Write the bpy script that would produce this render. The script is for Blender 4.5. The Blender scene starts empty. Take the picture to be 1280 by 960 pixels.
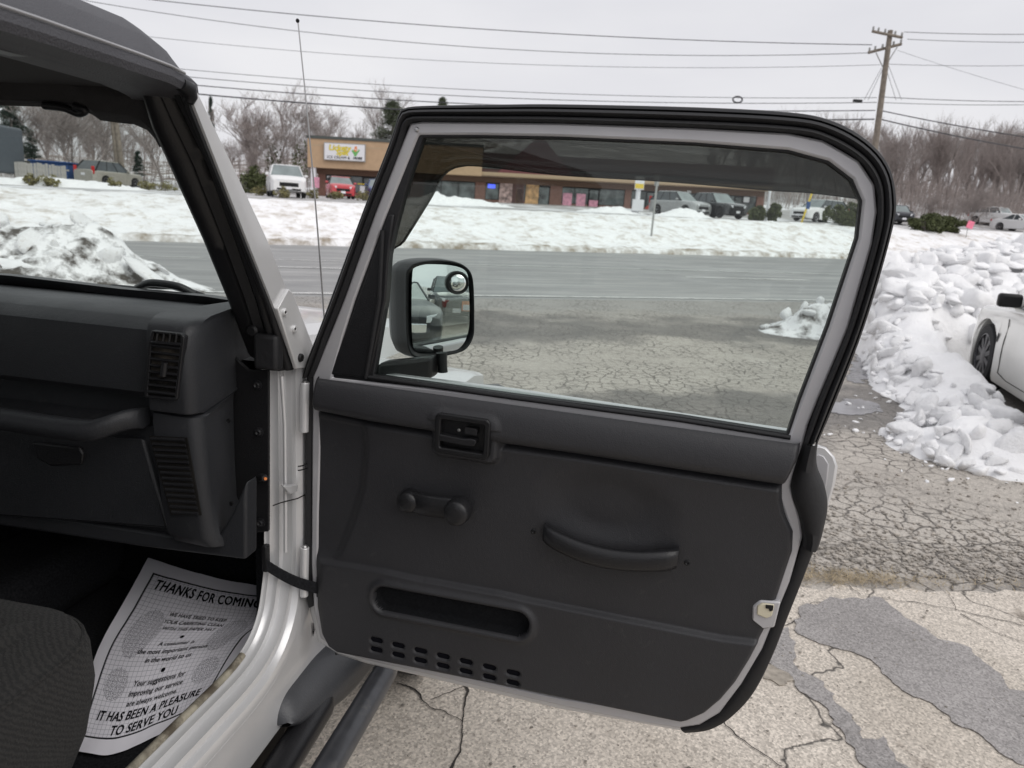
import bpy, bmesh, math, random
from mathutils import Vector, Matrix, noise
R = random.Random(7)
PI = math.pi
scene = bpy.context.scene
COL = scene.collection

# ------------------------------------------------------------------ camera
F = 888.0; PITCH = math.radians(13.3); ROLL = 0.068; EYE = Vector((0, 0, 1.47))
cp, sp_ = math.cos(PITCH), math.sin(PITCH)
FWD = Vector((0, cp, -sp_)); R0 = Vector((1, 0, 0)); D0 = Vector((0, -sp_, -cp))
RIGHT = math.cos(ROLL) * R0 - math.sin(ROLL) * D0
DOWN = math.cos(ROLL) * D0 + math.sin(ROLL) * R0
cam = bpy.data.cameras.new('camera'); camo = bpy.data.objects.new('camera', cam); COL.objects.link(camo)
cam.sensor_width = 36; cam.lens = F / 1280 * 36; cam.clip_start = 0.05; cam.clip_end = 2000
m = Matrix((RIGHT, -DOWN, -FWD)).transposed().to_4x4(); m.translation = EYE
camo.matrix_world = m
cam.dof.use_dof = True; cam.dof.focus_distance = 1.35; cam.dof.aperture_fstop = 7.5
scene.camera = camo

# ------------------------------------------------------------------ light
SUN_EL, SUN_AZ = math.radians(46), math.radians(132)
world = bpy.data.worlds.new('World'); scene.world = world; world.use_nodes = True
wn = world.node_tree.nodes; wl = world.node_tree.links; wn.clear()
wo = wn.new('ShaderNodeOutputWorld'); bg = wn.new('ShaderNodeBackground'); bg2 = wn.new('ShaderNodeBackground')
sky = wn.new('ShaderNodeTexSky'); sky.sky_type = 'NISHITA'; sky.sun_disc = False
sky.sun_elevation = SUN_EL; sky.sun_rotation = SUN_AZ; sky.dust_density = 4; sky.air_density = 1
bg.inputs[1].default_value = 0.05; wl.new(sky.outputs[0], bg.inputs[0])
tc = wn.new('ShaderNodeTexCoord'); mp = wn.new('ShaderNodeMapping'); mp.inputs['Scale'].default_value = (1.2, 1.2, 4)
nz = wn.new('ShaderNodeTexNoise'); nz.inputs['Scale'].default_value = 1.6; nz.inputs['Detail'].default_value = 5
cr = wn.new('ShaderNodeValToRGB')
cr.color_ramp.elements[0].position = .35; cr.color_ramp.elements[0].color = (.78, .78, .825, 1)
cr.color_ramp.elements[1].position = .68; cr.color_ramp.elements[1].color = (.90, .895, .92, 1)
wl.new(tc.outputs['Generated'], mp.inputs[0]); wl.new(mp.outputs[0], nz.inputs[0]); wl.new(nz.outputs[0], cr.inputs[0])
wl.new(cr.outputs[0], bg2.inputs[0]); bg2.inputs[1].default_value = 0.82
mx = wn.new('ShaderNodeMixShader'); mx.inputs[0].default_value = .93
wl.new(bg.outputs[0], mx.inputs[1]); wl.new(bg2.outputs[0], mx.inputs[2]); wl.new(mx.outputs[0], wo.inputs[0])
sd = bpy.data.lights.new('sun', 'SUN'); so = bpy.data.objects.new('sun', sd); COL.objects.link(so)
sd.energy = 1.15; sd.angle = math.radians(50); sd.color = (1, .97, .93)
sv = Vector((math.sin(SUN_AZ) * math.cos(SUN_EL), math.cos(SUN_AZ) * math.cos(SUN_EL), math.sin(SUN_EL)))
so.rotation_euler = sv.to_track_quat('Z', 'Y').to_euler()
scene.view_settings.view_transform = 'Standard'; scene.view_settings.look = 'None'
scene.view_settings.exposure = 0.28; scene.view_settings.gamma = 1
try:
    scene.cycles.max_bounces = 8; scene.cycles.transparent_max_bounces = 24
except Exception: pass

# ------------------------------------------------------------------ survey: photo sight lines met with real planes
def sight(px, py): return FWD + RIGHT * ((px - 640) / F) + DOWN * ((py - 480) / F)
def hitl(M, px, py, axis, val):
    I = M.inverted(); o = I @ EYE; d = I.to_3x3() @ sight(px, py)
    return o + d * ((val - o[axis]) / d[axis])
IDN = Matrix.Identity(4)
def far(px, py, Y): return hitl(IDN, px, py, 1, Y)

# ------------------------------------------------------------------ helpers
def tag(o, label=None, cat=None, group=None, kind=None):
    for k, v in (('label', label), ('category', cat), ('group', group), ('kind', kind)):
        if v: o[k] = v
    return o
def thing(name, label, cat, loc=(0, 0, 0), rz=0, group=None, rot=None):
    o = bpy.data.objects.new(name, None); COL.objects.link(o); o.location = loc
    o.rotation_euler = rot if rot else (0, 0, rz); o.empty_display_size = .2
    return tag(o, label, cat, group)
def link(name, me, parent=None):
    o = bpy.data.objects.new(name, me); COL.objects.link(o)
    if parent: o.parent = parent
    return o
def mk(name, V, Fc, mat, parent=None, ang=35, bevel=0, seg=2, mats=None, midx=None):
    me = bpy.data.meshes.new(name); me.from_pydata([tuple(v) for v in V], [], Fc); me.validate(); me.update()
    fix(me); me.materials.append(mat)
    if mats:
        for mm in mats: me.materials.append(mm)
        if midx and len(midx) == len(me.polygons):
            for p, i in zip(me.polygons, midx): p.material_index = i
    o = link(name, me, parent); smooth(me, ang)
    if bevel: bev(o, bevel, seg)
    return o
def fix(me):
    bm = bmesh.new(); bm.from_mesh(me); bmesh.ops.recalc_face_normals(bm, faces=bm.faces); bm.to_mesh(me); bm.free()
def smooth(me, ang):
    if ang <= 0: return
    me.polygons.foreach_set('use_smooth', [True] * len(me.polygons))
    if ang < 180: me.set_sharp_from_angle(angle=math.radians(ang))
def bev(o, w, seg=2):
    b = o.modifiers.new('bevel', 'BEVEL'); b.width = w; b.segments = seg; b.limit_method = 'ANGLE'; b.angle_limit = math.radians(40)
class MB:
    def __init__(s): s.V = []; s.F = []; s.I = []; s.mi = 0
    def add(s, V, Fc):
        n = len(s.V); s.V += [Vector(v) for v in V]; s.F += [[i + n for i in f] for f in Fc]; s.I += [s.mi] * len(Fc); return s
    def box(s, c, d, M=None):
        x, y, z = [q / 2 for q in d]; V = []
        for i in (-1, 1):
            for j in (-1, 1):
                for k in (-1, 1):
                    p = Vector((i * x, j * y, k * z))
                    if M: p = M @ p
                    V.append(p + Vector(c))
        return s.add(V, [(0, 1, 3, 2), (4, 6, 7, 5), (0, 4, 5, 1), (2, 3, 7, 6), (0, 2, 6, 4), (1, 5, 7, 3)])
    def tube(s, pts, rad, n=8, cap=True):
        pts = [Vector(p) for p in pts]; V = []; Fc = []
        up = None
        for i, p in enumerate(pts):
            d = (pts[min(i + 1, len(pts) - 1)] - pts[max(i - 1, 0)]).normalized()
            if up is None:
                up = Vector((0, 0, 1)) if abs(d.z) < .9 else Vector((1, 0, 0))
            a = d.cross(up).normalized(); b = a.cross(d).normalized(); up = b
            r = rad[i] if isinstance(rad, (list, tuple)) else rad
            for k in range(n):
                t = 2 * PI * k / n; V.append(p + a * (r * math.cos(t)) + b * (r * math.sin(t)))
        for i in range(len(pts) - 1):
            for k in range(n):
                Fc.append((i * n + k, i * n + (k + 1) % n, (i + 1) * n + (k + 1) % n, (i + 1) * n + k))
        if cap: Fc.append(list(range(n))[::-1]); Fc.append([(len(pts) - 1) * n + k for k in range(n)])
        return s.add(V, Fc)
    def lathe(s, prof, n=24, M=None):       # prof: (radius, height) round local Z
        V = []; Fc = []
        for r, h in prof:
            for k in range(n):
                t = 2 * PI * k / n; V.append(Vector((r * math.cos(t), r * math.sin(t), h)))
        for i in range(len(prof) - 1):
            for k in range(n): Fc.append((i * n + k, i * n + (k + 1) % n, (i + 1) * n + (k + 1) % n, (i + 1) * n + k))
        Fc.append(list(range(n))[::-1]); Fc.append([(len(prof) - 1) * n + k for k in range(n)])
        if M: V = [M @ v for v in V]
        return s.add(V, Fc)
    def loft(s, rows, close=False):
        n = len(rows[0]); V = [p for r in rows for p in r]; Fc = []
        for i in range(len(rows) - 1):
            for k in range(n if close else n - 1):
                Fc.append((i * n + k, i * n + (k + 1) % n, (i + 1) * n + (k + 1) % n, (i + 1) * n + k))
        return s.add(V, Fc)
    def build(s, name, mat, parent=None, ang=35, bevel=0, seg=2, mats=None):
        return mk(name, s.V, s.F, mat, parent, ang, bevel, seg, mats, s.I if mats else None)
def plate_geo(outline, holes=(), t0=0, t1=.01, put=None):
    """flat plate with holes: outline in (a, b), thickness t0..t1; put(a, b, t) -> Vector"""
    bm = bmesh.new(); edges = []
    for loop in [outline] + list(holes):
        vs = [bm.verts.new((p[0], p[1], 0)) for p in loop]
        for i in range(len(vs)): edges.append(bm.edges.new((vs[i], vs[(i + 1) % len(vs)])))
    bmesh.ops.triangle_fill(bm, use_beauty=True, use_dissolve=False, edges=edges)
    f0 = list(bm.faces)
    r = bmesh.ops.extrude_face_region(bm, geom=f0)
    top = {e for e in r['geom'] if isinstance(e, bmesh.types.BMVert)}
    bm.verts.index_update()
    V = []
    for v in bm.verts: V.append(put(v.co.x, v.co.y, t1 if v in top else t0))
    Fc = [[v.index for v in f.verts] for f in bm.faces]; bm.free()
    return V, Fc
def plate(name, outline, mat, parent, put, t0=0, t1=.01, holes=(), bevel=0, ang=35, seg=2):
    V, Fc = plate_geo(outline, holes, t0, t1, put)
    return mk(name, V, Fc, mat, parent, ang, bevel, seg)
def rrect(cx, cy, w, h, r, n=5, shear=0):
    P = []
    for (sx, sy, a0) in ((1, 1, 0), (-1, 1, 90), (-1, -1, 180), (1, -1, 270)):
        for k in range(n + 1):
            a = math.radians(a0 + 90 * k / n)
            x = sx * (w / 2 - r) + r * math.cos(a); y = sy * (h / 2 - r) + r * math.sin(a)
            P.append((cx + x, cy + y + shear * x))
    return P
def spline(P, n=6, closed=False):
    P = [Vector(p) for p in P]; out = []; N = len(P)
    rng = range(N if closed else N - 1)
    for i in rng:
        if closed: a, b, c, d = P[(i - 1) % N], P[i], P[(i + 1) % N], P[(i + 2) % N]
        else: a, b, c, d = P[max(i - 1, 0)], P[i], P[i + 1], P[min(i + 2, N - 1)]
        for k in range(n):
            t = k / n
            out.append(.5 * ((2 * b) + (c - a) * t + (2 * a - 5 * b + 4 * c - d) * t * t + (3 * b - a - 3 * c + d) * t ** 3))
    if not closed: out.append(P[-1])
    return out
def resample(P, n):
    P = [Vector(p) for p in P]; L = [0]
    for i in range(1, len(P)): L.append(L[-1] + (P[i] - P[i - 1]).length)
    out = []; j = 0
    for k in range(n):
        s = L[-1] * k / (n - 1)
        while j < len(P) - 2 and L[j + 1] < s: j += 1
        d = L[j + 1] - L[j]; t = 0 if d == 0 else (s - L[j]) / d
        out.append(P[j].lerp(P[j + 1], min(max(t, 0), 1)))
    return out
def sstep(a, b, x):
    t = min(max((x - a) / (b - a), 0), 1); return t * t * (3 - 2 * t)
def fbm(x, y, z=0, o=4):
    return noise.fractal(Vector((x, y, z)), 1.0, 2.0, o)
def copy_tree(o, parent=None):
    c = o.copy(); COL.objects.link(c); c.parent = parent
    for ch in o.children: copy_tree(ch, c)
    return c
FONT = None
def text_geo(s, size, shear=0, align='LEFT', spacing=1.0, offset=0):
    cu = bpy.data.curves.new('lettering', 'FONT'); cu.body = s; cu.size = size; cu.shear = shear; cu.align_x = align
    cu.space_character = spacing; cu.resolution_u = 3
    o = bpy.data.objects.new('lettering', cu); COL.objects.link(o)
    dg = bpy.context.evaluated_depsgraph_get(); dg.update()
    me = bpy.data.meshes.new_from_object(o.evaluated_get(dg))
    V = [v.co.copy() for v in me.vertices]; Fc = [list(p.vertices) for p in me.polygons]
    bpy.data.objects.remove(o); bpy.data.curves.remove(cu); bpy.data.meshes.remove(me)
    if offset:      # bolder strokes: overlaid copies, each a hair above the last
        V0, F0 = V, Fc; V, Fc = [], []
        for k, (dx, dy) in enumerate(((0, 0), (-1, .5), (1, .5), (-.5, -.7), (.5, -.7))):
            n_ = len(V); V += [v + Vector((dx * offset, dy * offset, k * offset * .12)) for v in V0]; Fc += [[i + n_ for i in f] for f in F0]
    return V, Fc

# ------------------------------------------------------------------ materials
def nodemat(name):
    ma = bpy.data.materials.new(name); ma.use_nodes = True
    nt = ma.node_tree; return ma, nt.nodes, nt.links, nt.nodes['Principled BSDF']
def mat(name, col, rough=.5, metal=0, var=.12, vscale=8, bump=0, bscale=60, spec=.5, coat=0, dirt=None, dscale=3, dlo=.55, dhi=.7, emis=0, rvar=0):
    ma, n, l, b = nodemat(name)
    b.inputs['Roughness'].default_value = rough; b.inputs['Metallic'].default_value = metal
    b.inputs['Specular IOR Level'].default_value = spec; b.inputs['Coat Weight'].default_value = coat
    b.inputs['Coat Roughness'].default_value = .08
    tc = n.new('ShaderNodeTexCoord')
    nz = n.new('ShaderNodeTexNoise'); nz.inputs['Scale'].default_value = vscale; nz.inputs['Detail'].default_value = 6
    l.new(tc.outputs['Object'], nz.inputs[0])
    r = n.new('ShaderNodeValToRGB')
    r.color_ramp.elements[0].position = .3; r.color_ramp.elements[1].position = .7
    r.color_ramp.elements[0].color = (*[c * (1 - var) for c in col], 1); r.color_ramp.elements[1].color = (*[min(1, c * (1 + var)) for c in col], 1)
    l.new(nz.outputs[0], r.inputs[0]); out = r.outputs[0]
    if dirt:
        n2 = n.new('ShaderNodeTexNoise'); n2.inputs['Scale'].default_value = dscale; n2.inputs['Detail'].default_value = 8; n2.inputs['Roughness'].default_value = .65
        l.new(tc.outputs['Object'], n2.inputs[0])
        r2 = n.new('ShaderNodeMapRange'); r2.inputs[1].default_value = dlo; r2.inputs[2].default_value = dhi
        l.new(n2.outputs[0], r2.inputs[0])
        mi = n.new('ShaderNodeMix'); mi.data_type = 'RGBA'; l.new(r2.outputs[0], mi.inputs[0]); l.new(out, mi.inputs[6]); mi.inputs[7].default_value = (*dirt, 1)
        out = mi.outputs[2]
    l.new(out, b.inputs['Base Color'])
    if rvar:
        mr = n.new('ShaderNodeMapRange'); mr.inputs[1].default_value = .3; mr.inputs[2].default_value = .7
        mr.inputs[3].default_value = max(.02, rough - rvar); mr.inputs[4].default_value = min(1, rough + rvar)
        l.new(nz.outputs[0], mr.inputs[0]); l.new(mr.outputs[0], b.inputs['Roughness'])
    if bump:
        n3 = n.new('ShaderNodeTexNoise'); n3.inputs['Scale'].default_value = bscale; n3.inputs['Detail'].default_value = 4
        l.new(tc.outputs['Object'], n3.inputs[0])
        bp = n.new('ShaderNodeBump'); bp.inputs['Strength'].default_value = bump; bp.inputs['Distance'].default_value = .01
        l.new(n3.outputs[0], bp.inputs['Height']); l.new(bp.outputs[0], b.inputs['Normal'])
    if emis:
        b.inputs['Emission Color'].default_value = (*col, 1); b.inputs['Emission Strength'].default_value = emis
    return ma
def grainmat(name, col, rough, scale=420, strength=.35, var=.1, spec=.45):
    ma, n, l, b = nodemat(name)
    tc = n.new('ShaderNodeTexCoord'); vo = n.new('ShaderNodeTexVoronoi'); vo.inputs['Scale'].default_value = scale; vo.feature = 'DISTANCE_TO_EDGE'
    nz0 = n.new('ShaderNodeTexNoise'); nz0.inputs['Scale'].default_value = 150; nz0.inputs['Detail'].default_value = 5
    vm = n.new('ShaderNodeMapping'); vm.inputs['Scale'].default_value = (1, 1, .55)
    l.new(tc.outputs['Object'], vm.inputs[0]); l.new(vm.outputs[0], vo.inputs['Vector']); l.new(vm.outputs[0], nz0.inputs[0])
    ad = n.new('ShaderNodeMath'); ad.operation = 'ADD'; l.new(vo.outputs['Distance'], ad.inputs[0]); l.new(nz0.outputs[0], ad.inputs[1])
    bp = n.new('ShaderNodeBump'); bp.inputs['Strength'].default_value = strength; bp.inputs['Distance'].default_value = .0015
    l.new(ad.outputs[0], bp.inputs['Height']); l.new(bp.outputs[0], b.inputs['Normal'])
    nz = n.new('ShaderNodeTexNoise'); nz.inputs['Scale'].default_value = 5; nz.inputs['Detail'].default_value = 7; nz.inputs['Roughness'].default_value = .6
    l.new(tc.outputs['Object'], nz.inputs[0])
    r = n.new('ShaderNodeValToRGB'); r.color_ramp.elements[0].position = .3; r.color_ramp.elements[1].position = .72
    r.color_ramp.elements[0].color = (*[c * (1 - var) for c in col], 1); r.color_ramp.elements[1].color = (*[c * (1 + var) for c in col], 1)
    l.new(nz.outputs[0], r.inputs[0]); l.new(r.outputs[0], b.inputs['Base Color'])
    mr = n.new('ShaderNodeMapRange'); mr.inputs[1].default_value = .3; mr.inputs[2].default_value = .7; mr.inputs[3].default_value = rough - .07; mr.inputs[4].default_value = rough + .1
    l.new(nz.outputs[0], mr.inputs[0]); l.new(mr.outputs[0], b.inputs['Roughness'])
    sc_ = n.new('ShaderNodeTexNoise'); sc_.inputs['Scale'].default_value = 26; sc_.inputs['Detail'].default_value = 9; sc_.inputs['Roughness'].default_value = .72; sc_.inputs['Distortion'].default_value = 1.2; l.new(tc.outputs['Object'], sc_.inputs[0])
    sr_ = n.new('ShaderNodeMapRange'); sr_.inputs[1].default_value = .60; sr_.inputs[2].default_value = .78; sr_.inputs[4].default_value = .30; l.new(sc_.outputs[0], sr_.inputs[0])
    sm_ = n.new('ShaderNodeMix'); sm_.data_type = 'RGBA'; l.new(sr_.outputs[0], sm_.inputs[0]); l.new(r.outputs[0], sm_.inputs[6]); sm_.inputs[7].default_value = (.10, .097, .092, 1); l.new(sm_.outputs[2], b.inputs['Base Color'])
    b.inputs['Specular IOR Level'].default_value = spec
    return ma
def glassmat(name, tint, refl=1.0, rough=0, base=None, opac=0):
    ma, n, l, b = nodemat(name); o = n['Material Output']; n.remove(b)
    tr = n.new('ShaderNodeBsdfTransparent'); tr.inputs[0].default_value = (*tint, 1)
    gl = n.new('ShaderNodeBsdfGlossy'); gl.inputs['Roughness'].default_value = rough
    fr = n.new('ShaderNodeFresnel'); fr.inputs[0].default_value = 1.5
    mu = n.new('ShaderNodeMath'); mu.operation = 'MULTIPLY'; mu.inputs[1].default_value = refl; l.new(fr.outputs[0], mu.inputs[0])
    src = tr
    if base:
        df = n.new('ShaderNodeBsdfDiffuse'); df.inputs[0].default_value = (*base, 1)
        m0 = n.new('ShaderNodeMixShader'); m0.inputs[0].default_value = opac; l.new(tr.outputs[0], m0.inputs[1]); l.new(df.outputs[0], m0.inputs[2]); src = m0
    ms = n.new('ShaderNodeMixShader'); l.new(mu.outputs[0], ms.inputs[0]); l.new(src.outputs[0], ms.inputs[1]); l.new(gl.outputs[0], ms.inputs[2])
    l.new(ms.outputs[0], o.inputs[0]); return ma

M = {}
M['trim'] = grainmat('charcoal_trim', (.028, .028, .031), .46, spec=.42)
M['dash'] = grainmat('dash_plastic', (.021, .022, .025), .48, spec=.4)
M['black'] = mat('black_plastic', (.010, .010, .011), .42, bump=.15, bscale=500, spec=.3)
M['satin'] = mat('satin_black', (.013, .013, .0145), .38, bump=.1, bscale=300, spec=.4)
M['rubber'] = mat('black_rubber', (.0085, .0085, .010), .62, var=.2, bump=.1, bscale=120)
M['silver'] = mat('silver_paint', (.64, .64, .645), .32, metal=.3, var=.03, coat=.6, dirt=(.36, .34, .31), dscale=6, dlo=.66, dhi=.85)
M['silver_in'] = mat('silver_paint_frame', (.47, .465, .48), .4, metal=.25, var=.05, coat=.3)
M['plate'] = mat('bracket_paint', (.62, .62, .62), .33, metal=.25, var=.03, coat=.4)
M['grey'] = mat('grey_flare_plastic', (.052, .054, .059), .45, var=.1, bump=.12, bscale=250)
M['nerf'] = mat('step_tube_paint', (.045, .047, .053), .30, var=.2, vscale=30, dirt=(.09, .085, .08), dscale=14)
M['carpet'] = mat('carpet', (.022, .0225, .025), .95, var=.4, vscale=200, bump=.6, bscale=700, spec=.06)
M['headliner'] = mat('headliner', (.022, .021, .022), .9, var=.2, bump=.3, bscale=400)
M['roof'] = mat('hardtop_texture', (.06, .06, .068), .55, var=.12, bump=.35, bscale=420)
M['cloth'] = mat('seat_cloth', (.036, .035, .035), .9, var=.25, vscale=150, bump=.5, bscale=600)
def make_cloth():
    ma, n, l, b = nodemat('ribbed_seat_cloth'); v = n.new('ShaderNodeTexCoord').outputs['Object']
    w = n.new('ShaderNodeTexWave'); w.inputs['Scale'].default_value = 60; w.inputs['Distortion'].default_value = 5; w.inputs['Detail'].default_value = 3; w.inputs['Detail Scale'].default_value = 3; w.bands_direction = 'DIAGONAL'; l.new(v, w.inputs[0])
    t = n.new('ShaderNodeTexNoise'); t.inputs['Scale'].default_value = 900; l.new(v, t.inputs[0])
    r = n.new('ShaderNodeValToRGB'); r.color_ramp.elements[0].color = (.022, .022, .022, 1); r.color_ramp.elements[1].color = (.034, .033, .032, 1); l.new(w.outputs[1], r.inputs[0]); l.new(r.outputs[0], b.inputs['Base Color'])
    b.inputs['Roughness'].default_value = .95; b.inputs['Specular IOR Level'].default_value = .1; b.inputs['Sheen Weight'].default_value = .05
    a = n.new('ShaderNodeMath'); a.operation = 'MULTIPLY_ADD'; l.new(t.outputs[0], a.inputs[0]); a.inputs[1].default_value = .5; l.new(w.outputs[1], a.inputs[2])
    bp = n.new('ShaderNodeBump'); bp.inputs['Strength'].default_value = .5; bp.inputs['Distance'].default_value = .003; l.new(a.outputs[0], bp.inputs['Height']); l.new(bp.outputs[0], b.inputs['Normal']); return ma
M['cloth'] = make_cloth()
M['gold'] = mat('worn_sill_metal', (.36, .33, .26), .5, metal=.3, var=.4, vscale=40, dirt=(.12, .10, .075), dscale=22, dlo=.45, dhi=.62)
M['cream'] = mat('latch_plastic', (.62, .57, .43), .45)
M['chrome'] = mat('chrome', (.75, .75, .77), .12, metal=1, var=.02)
M['steel'] = mat('bare_steel', (.45, .45, .45), .3, metal=.9)
M['mirror'] = mat('mirror_silver', (.86, .88, .88), .0, metal=1, var=0)
M['glass'] = glassmat('door_glass', (.945, .985, .965), .6)
M['windscreen'] = glassmat('windscreen_glass', (.90, .96, .93), .06)
M['visor'] = glassmat('smoked_acrylic', (.33, .325, .31), .35, .03, (.035, .035, .035), .14)
M['darkglass'] = mat('dark_car_glass', (.05, .06, .065), .05, var=.3, vscale=2, spec=.8)
M['paper'] = None
M['ink'] = mat('print_ink', (.006, .006, .009), .8, spec=.08)
M['tyre'] = mat('tyre_rubber', (.014, .014, .015), .8, bump=.3, bscale=90)
M['rim'] = mat('dark_alloy', (.09, .09, .1), .3, metal=.8)
M['alloy'] = mat('bright_alloy', (.45, .45, .47), .3, metal=.8)
M['under'] = mat('underbody', (.012, .011, .010), .85, spec=.15, var=.5, vscale=20, dirt=(.10, .085, .07), dscale=9)
M['screen'] = mat('car_windscreen', (.20, .235, .235), .07, var=.25, vscale=1.2, spec=.8)  # sky reflection painted in as a paler glass colour
M['lamp'] = mat('lamp_lens', (.75, .77, .8), .08, var=.1, vscale=40, spec=.8)
M['red'] = mat('red_lens', (.5, .02, .02), .15)
M['amber'] = mat('amber_lens', (.75, .22, .02), .25)

def aggregate(n, l, vec, col, amt=.35, scale=330):
    """returns colour socket: col modulated by visible stone specks"""
    vo = n.new('ShaderNodeTexVoronoi'); vo.inputs['Scale'].default_value = scale; l.new(vec, vo.inputs['Vector'])
    nz = n.new('ShaderNodeTexNoise'); nz.inputs['Scale'].default_value = 90; nz.inputs['Detail'].default_value = 8; nz.inputs['Roughness'].default_value = .75; l.new(vec, nz.inputs[0])
    bw = n.new('ShaderNodeRGBToBW'); l.new(vo.outputs['Color'], bw.inputs[0])
    a = n.new('ShaderNodeMath'); a.operation = 'MULTIPLY_ADD'; l.new(bw.outputs[0], a.inputs[0]); a.inputs[1].default_value = .55; l.new(nz.outputs[0], a.inputs[2])
    mr = n.new('ShaderNodeMapRange'); mr.inputs[1].default_value = .35; mr.inputs[2].default_value = 1.15; mr.inputs[3].default_value = 1 - amt; mr.inputs[4].default_value = 1 + amt
    l.new(a.outputs[0], mr.inputs[0])
    mu = n.new('ShaderNodeVectorMath'); mu.operation = 'SCALE'; l.new(col, mu.inputs[0]); l.new(mr.outputs[0], mu.inputs['Scale'])
    return mu.outputs[0], a.outputs[0]
def ramp(n, l, src, stops, interp='LINEAR'):
    r = n.new('ShaderNodeValToRGB'); r.color_ramp.interpolation = interp; e = r.color_ramp.elements
    while len(e) < len(stops): e.new(.5)
    for q, (p, c) in zip(e, stops): q.position = p; q.color = (*c, 1)
    l.new(src, r.inputs[0]); return r.outputs[0]
def tex(n, l, vec, scale, detail=6, rough=.6):
    t = n.new('ShaderNodeTexNoise'); t.inputs['Scale'].default_value = scale; t.inputs['Detail'].default_value = detail; t.inputs['Roughness'].default_value = rough
    l.new(vec, t.inputs[0]); return t.outputs[0]
def math_(n, l, op, a, b):
    t = n.new('ShaderNodeMath'); t.operation = op
    for i, v in enumerate((a, b)):
        if isinstance(v, (int, float)): t.inputs[i].default_value = v
        else: l.new(v, t.inputs[i])
    return t.outputs[0]
def mixc(n, l, f, a, b):
    t = n.new('ShaderNodeMix'); t.data_type = 'RGBA'
    l.new(f, t.inputs[0])
    for i, v in ((6, a), (7, b)):
        if isinstance(v, tuple): t.inputs[i].default_value = (*v, 1)
        else: l.new(v, t.inputs[i])
    return t.outputs[2]
def cracks(n, l, vec, scale, width, warp=.35, wscale=5):
    """0 in a crack .. 1 outside"""
    w = n.new('ShaderNodeTexNoise'); w.inputs['Scale'].default_value = wscale; w.inputs['Detail'].default_value = 5; l.new(vec, w.inputs[0])
    sub = n.new('ShaderNodeVectorMath'); sub.operation = 'MULTIPLY_ADD'; l.new(w.outputs['Color'], sub.inputs[0]); sub.inputs[1].default_value = (warp, warp, 0); l.new(vec, sub.inputs[2])
    vo = n.new('ShaderNodeTexVoronoi'); vo.feature = 'DISTANCE_TO_EDGE'; vo.inputs['Scale'].default_value = scale; vo.voronoi_dimensions = '2D'; l.new(sub.outputs[0], vo.inputs['Vector'])
    mr = n.new('ShaderNodeMapRange'); mr.inputs[1].default_value = 0; mr.inputs[2].default_value = width; l.new(vo.outputs['Distance'], mr.inputs[0])
    wv = math_(n, l, 'MULTIPLY', math_(n, l, 'POWER', tex(n, l, vec, scale * .9, 3), 2.0), width * 4.2); l.new(wv, mr.inputs[2])
    return mr.outputs[0]
def bumpto(n, l, b, h, strength, dist=.01):
    bp = n.new('ShaderNodeBump'); bp.inputs['Strength'].default_value = strength; bp.inputs['Distance'].default_value = dist
    l.new(h, bp.inputs['Height']); l.new(bp.outputs[0], b.inputs['Normal'])

def make_pavement():           # bleached, stony tarmac beside the jeep
    ma, n, l, b = nodemat('bleached_pavement'); v = n.new('ShaderNodeTexCoord').outputs['Object']
    c = ramp(n, l, tex(n, l, v, 1.7), [(.3, (.43, .385, .33)), (.55, (.515, .465, .405)), (.75, (.585, .53, .465))])
    st = ramp(n, l, tex(n, l, v, 2.6, 4), [(.64, (0, 0, 0)), (.70, (1, 1, 1))])
    c = mixc(n, l, st, c, (.24, .205, .17))
    c, h = aggregate(n, l, v, c, .62, 150)
    k = cracks(n, l, v, .42, .004, .6, 3)
    c = mixc(n, l, k, (.06, .055, .05), c)
    l.new(c, b.inputs['Base Color']); b.inputs['Roughness'].default_value = .85
    hh = math_(n, l, 'ADD', math_(n, l, 'MULTIPLY', h, .35), k); bumpto(n, l, b, hh, .6, .006); return ma
def make_patch():
    ma, n, l, b = nodemat('newer_asphalt_patch'); v = n.new('ShaderNodeTexCoord').outputs['Object']
    c = ramp(n, l, tex(n, l, v, 2.2), [(.3, (.25, .236, .228)), (.7, (.325, .307, .298))])
    c, h = aggregate(n, l, v, c, .55, 170)
    l.new(c, b.inputs['Base Color']); b.inputs['Roughness'].default_value = .8; bumpto(n, l, b, h, .5, .004); return ma
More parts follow.
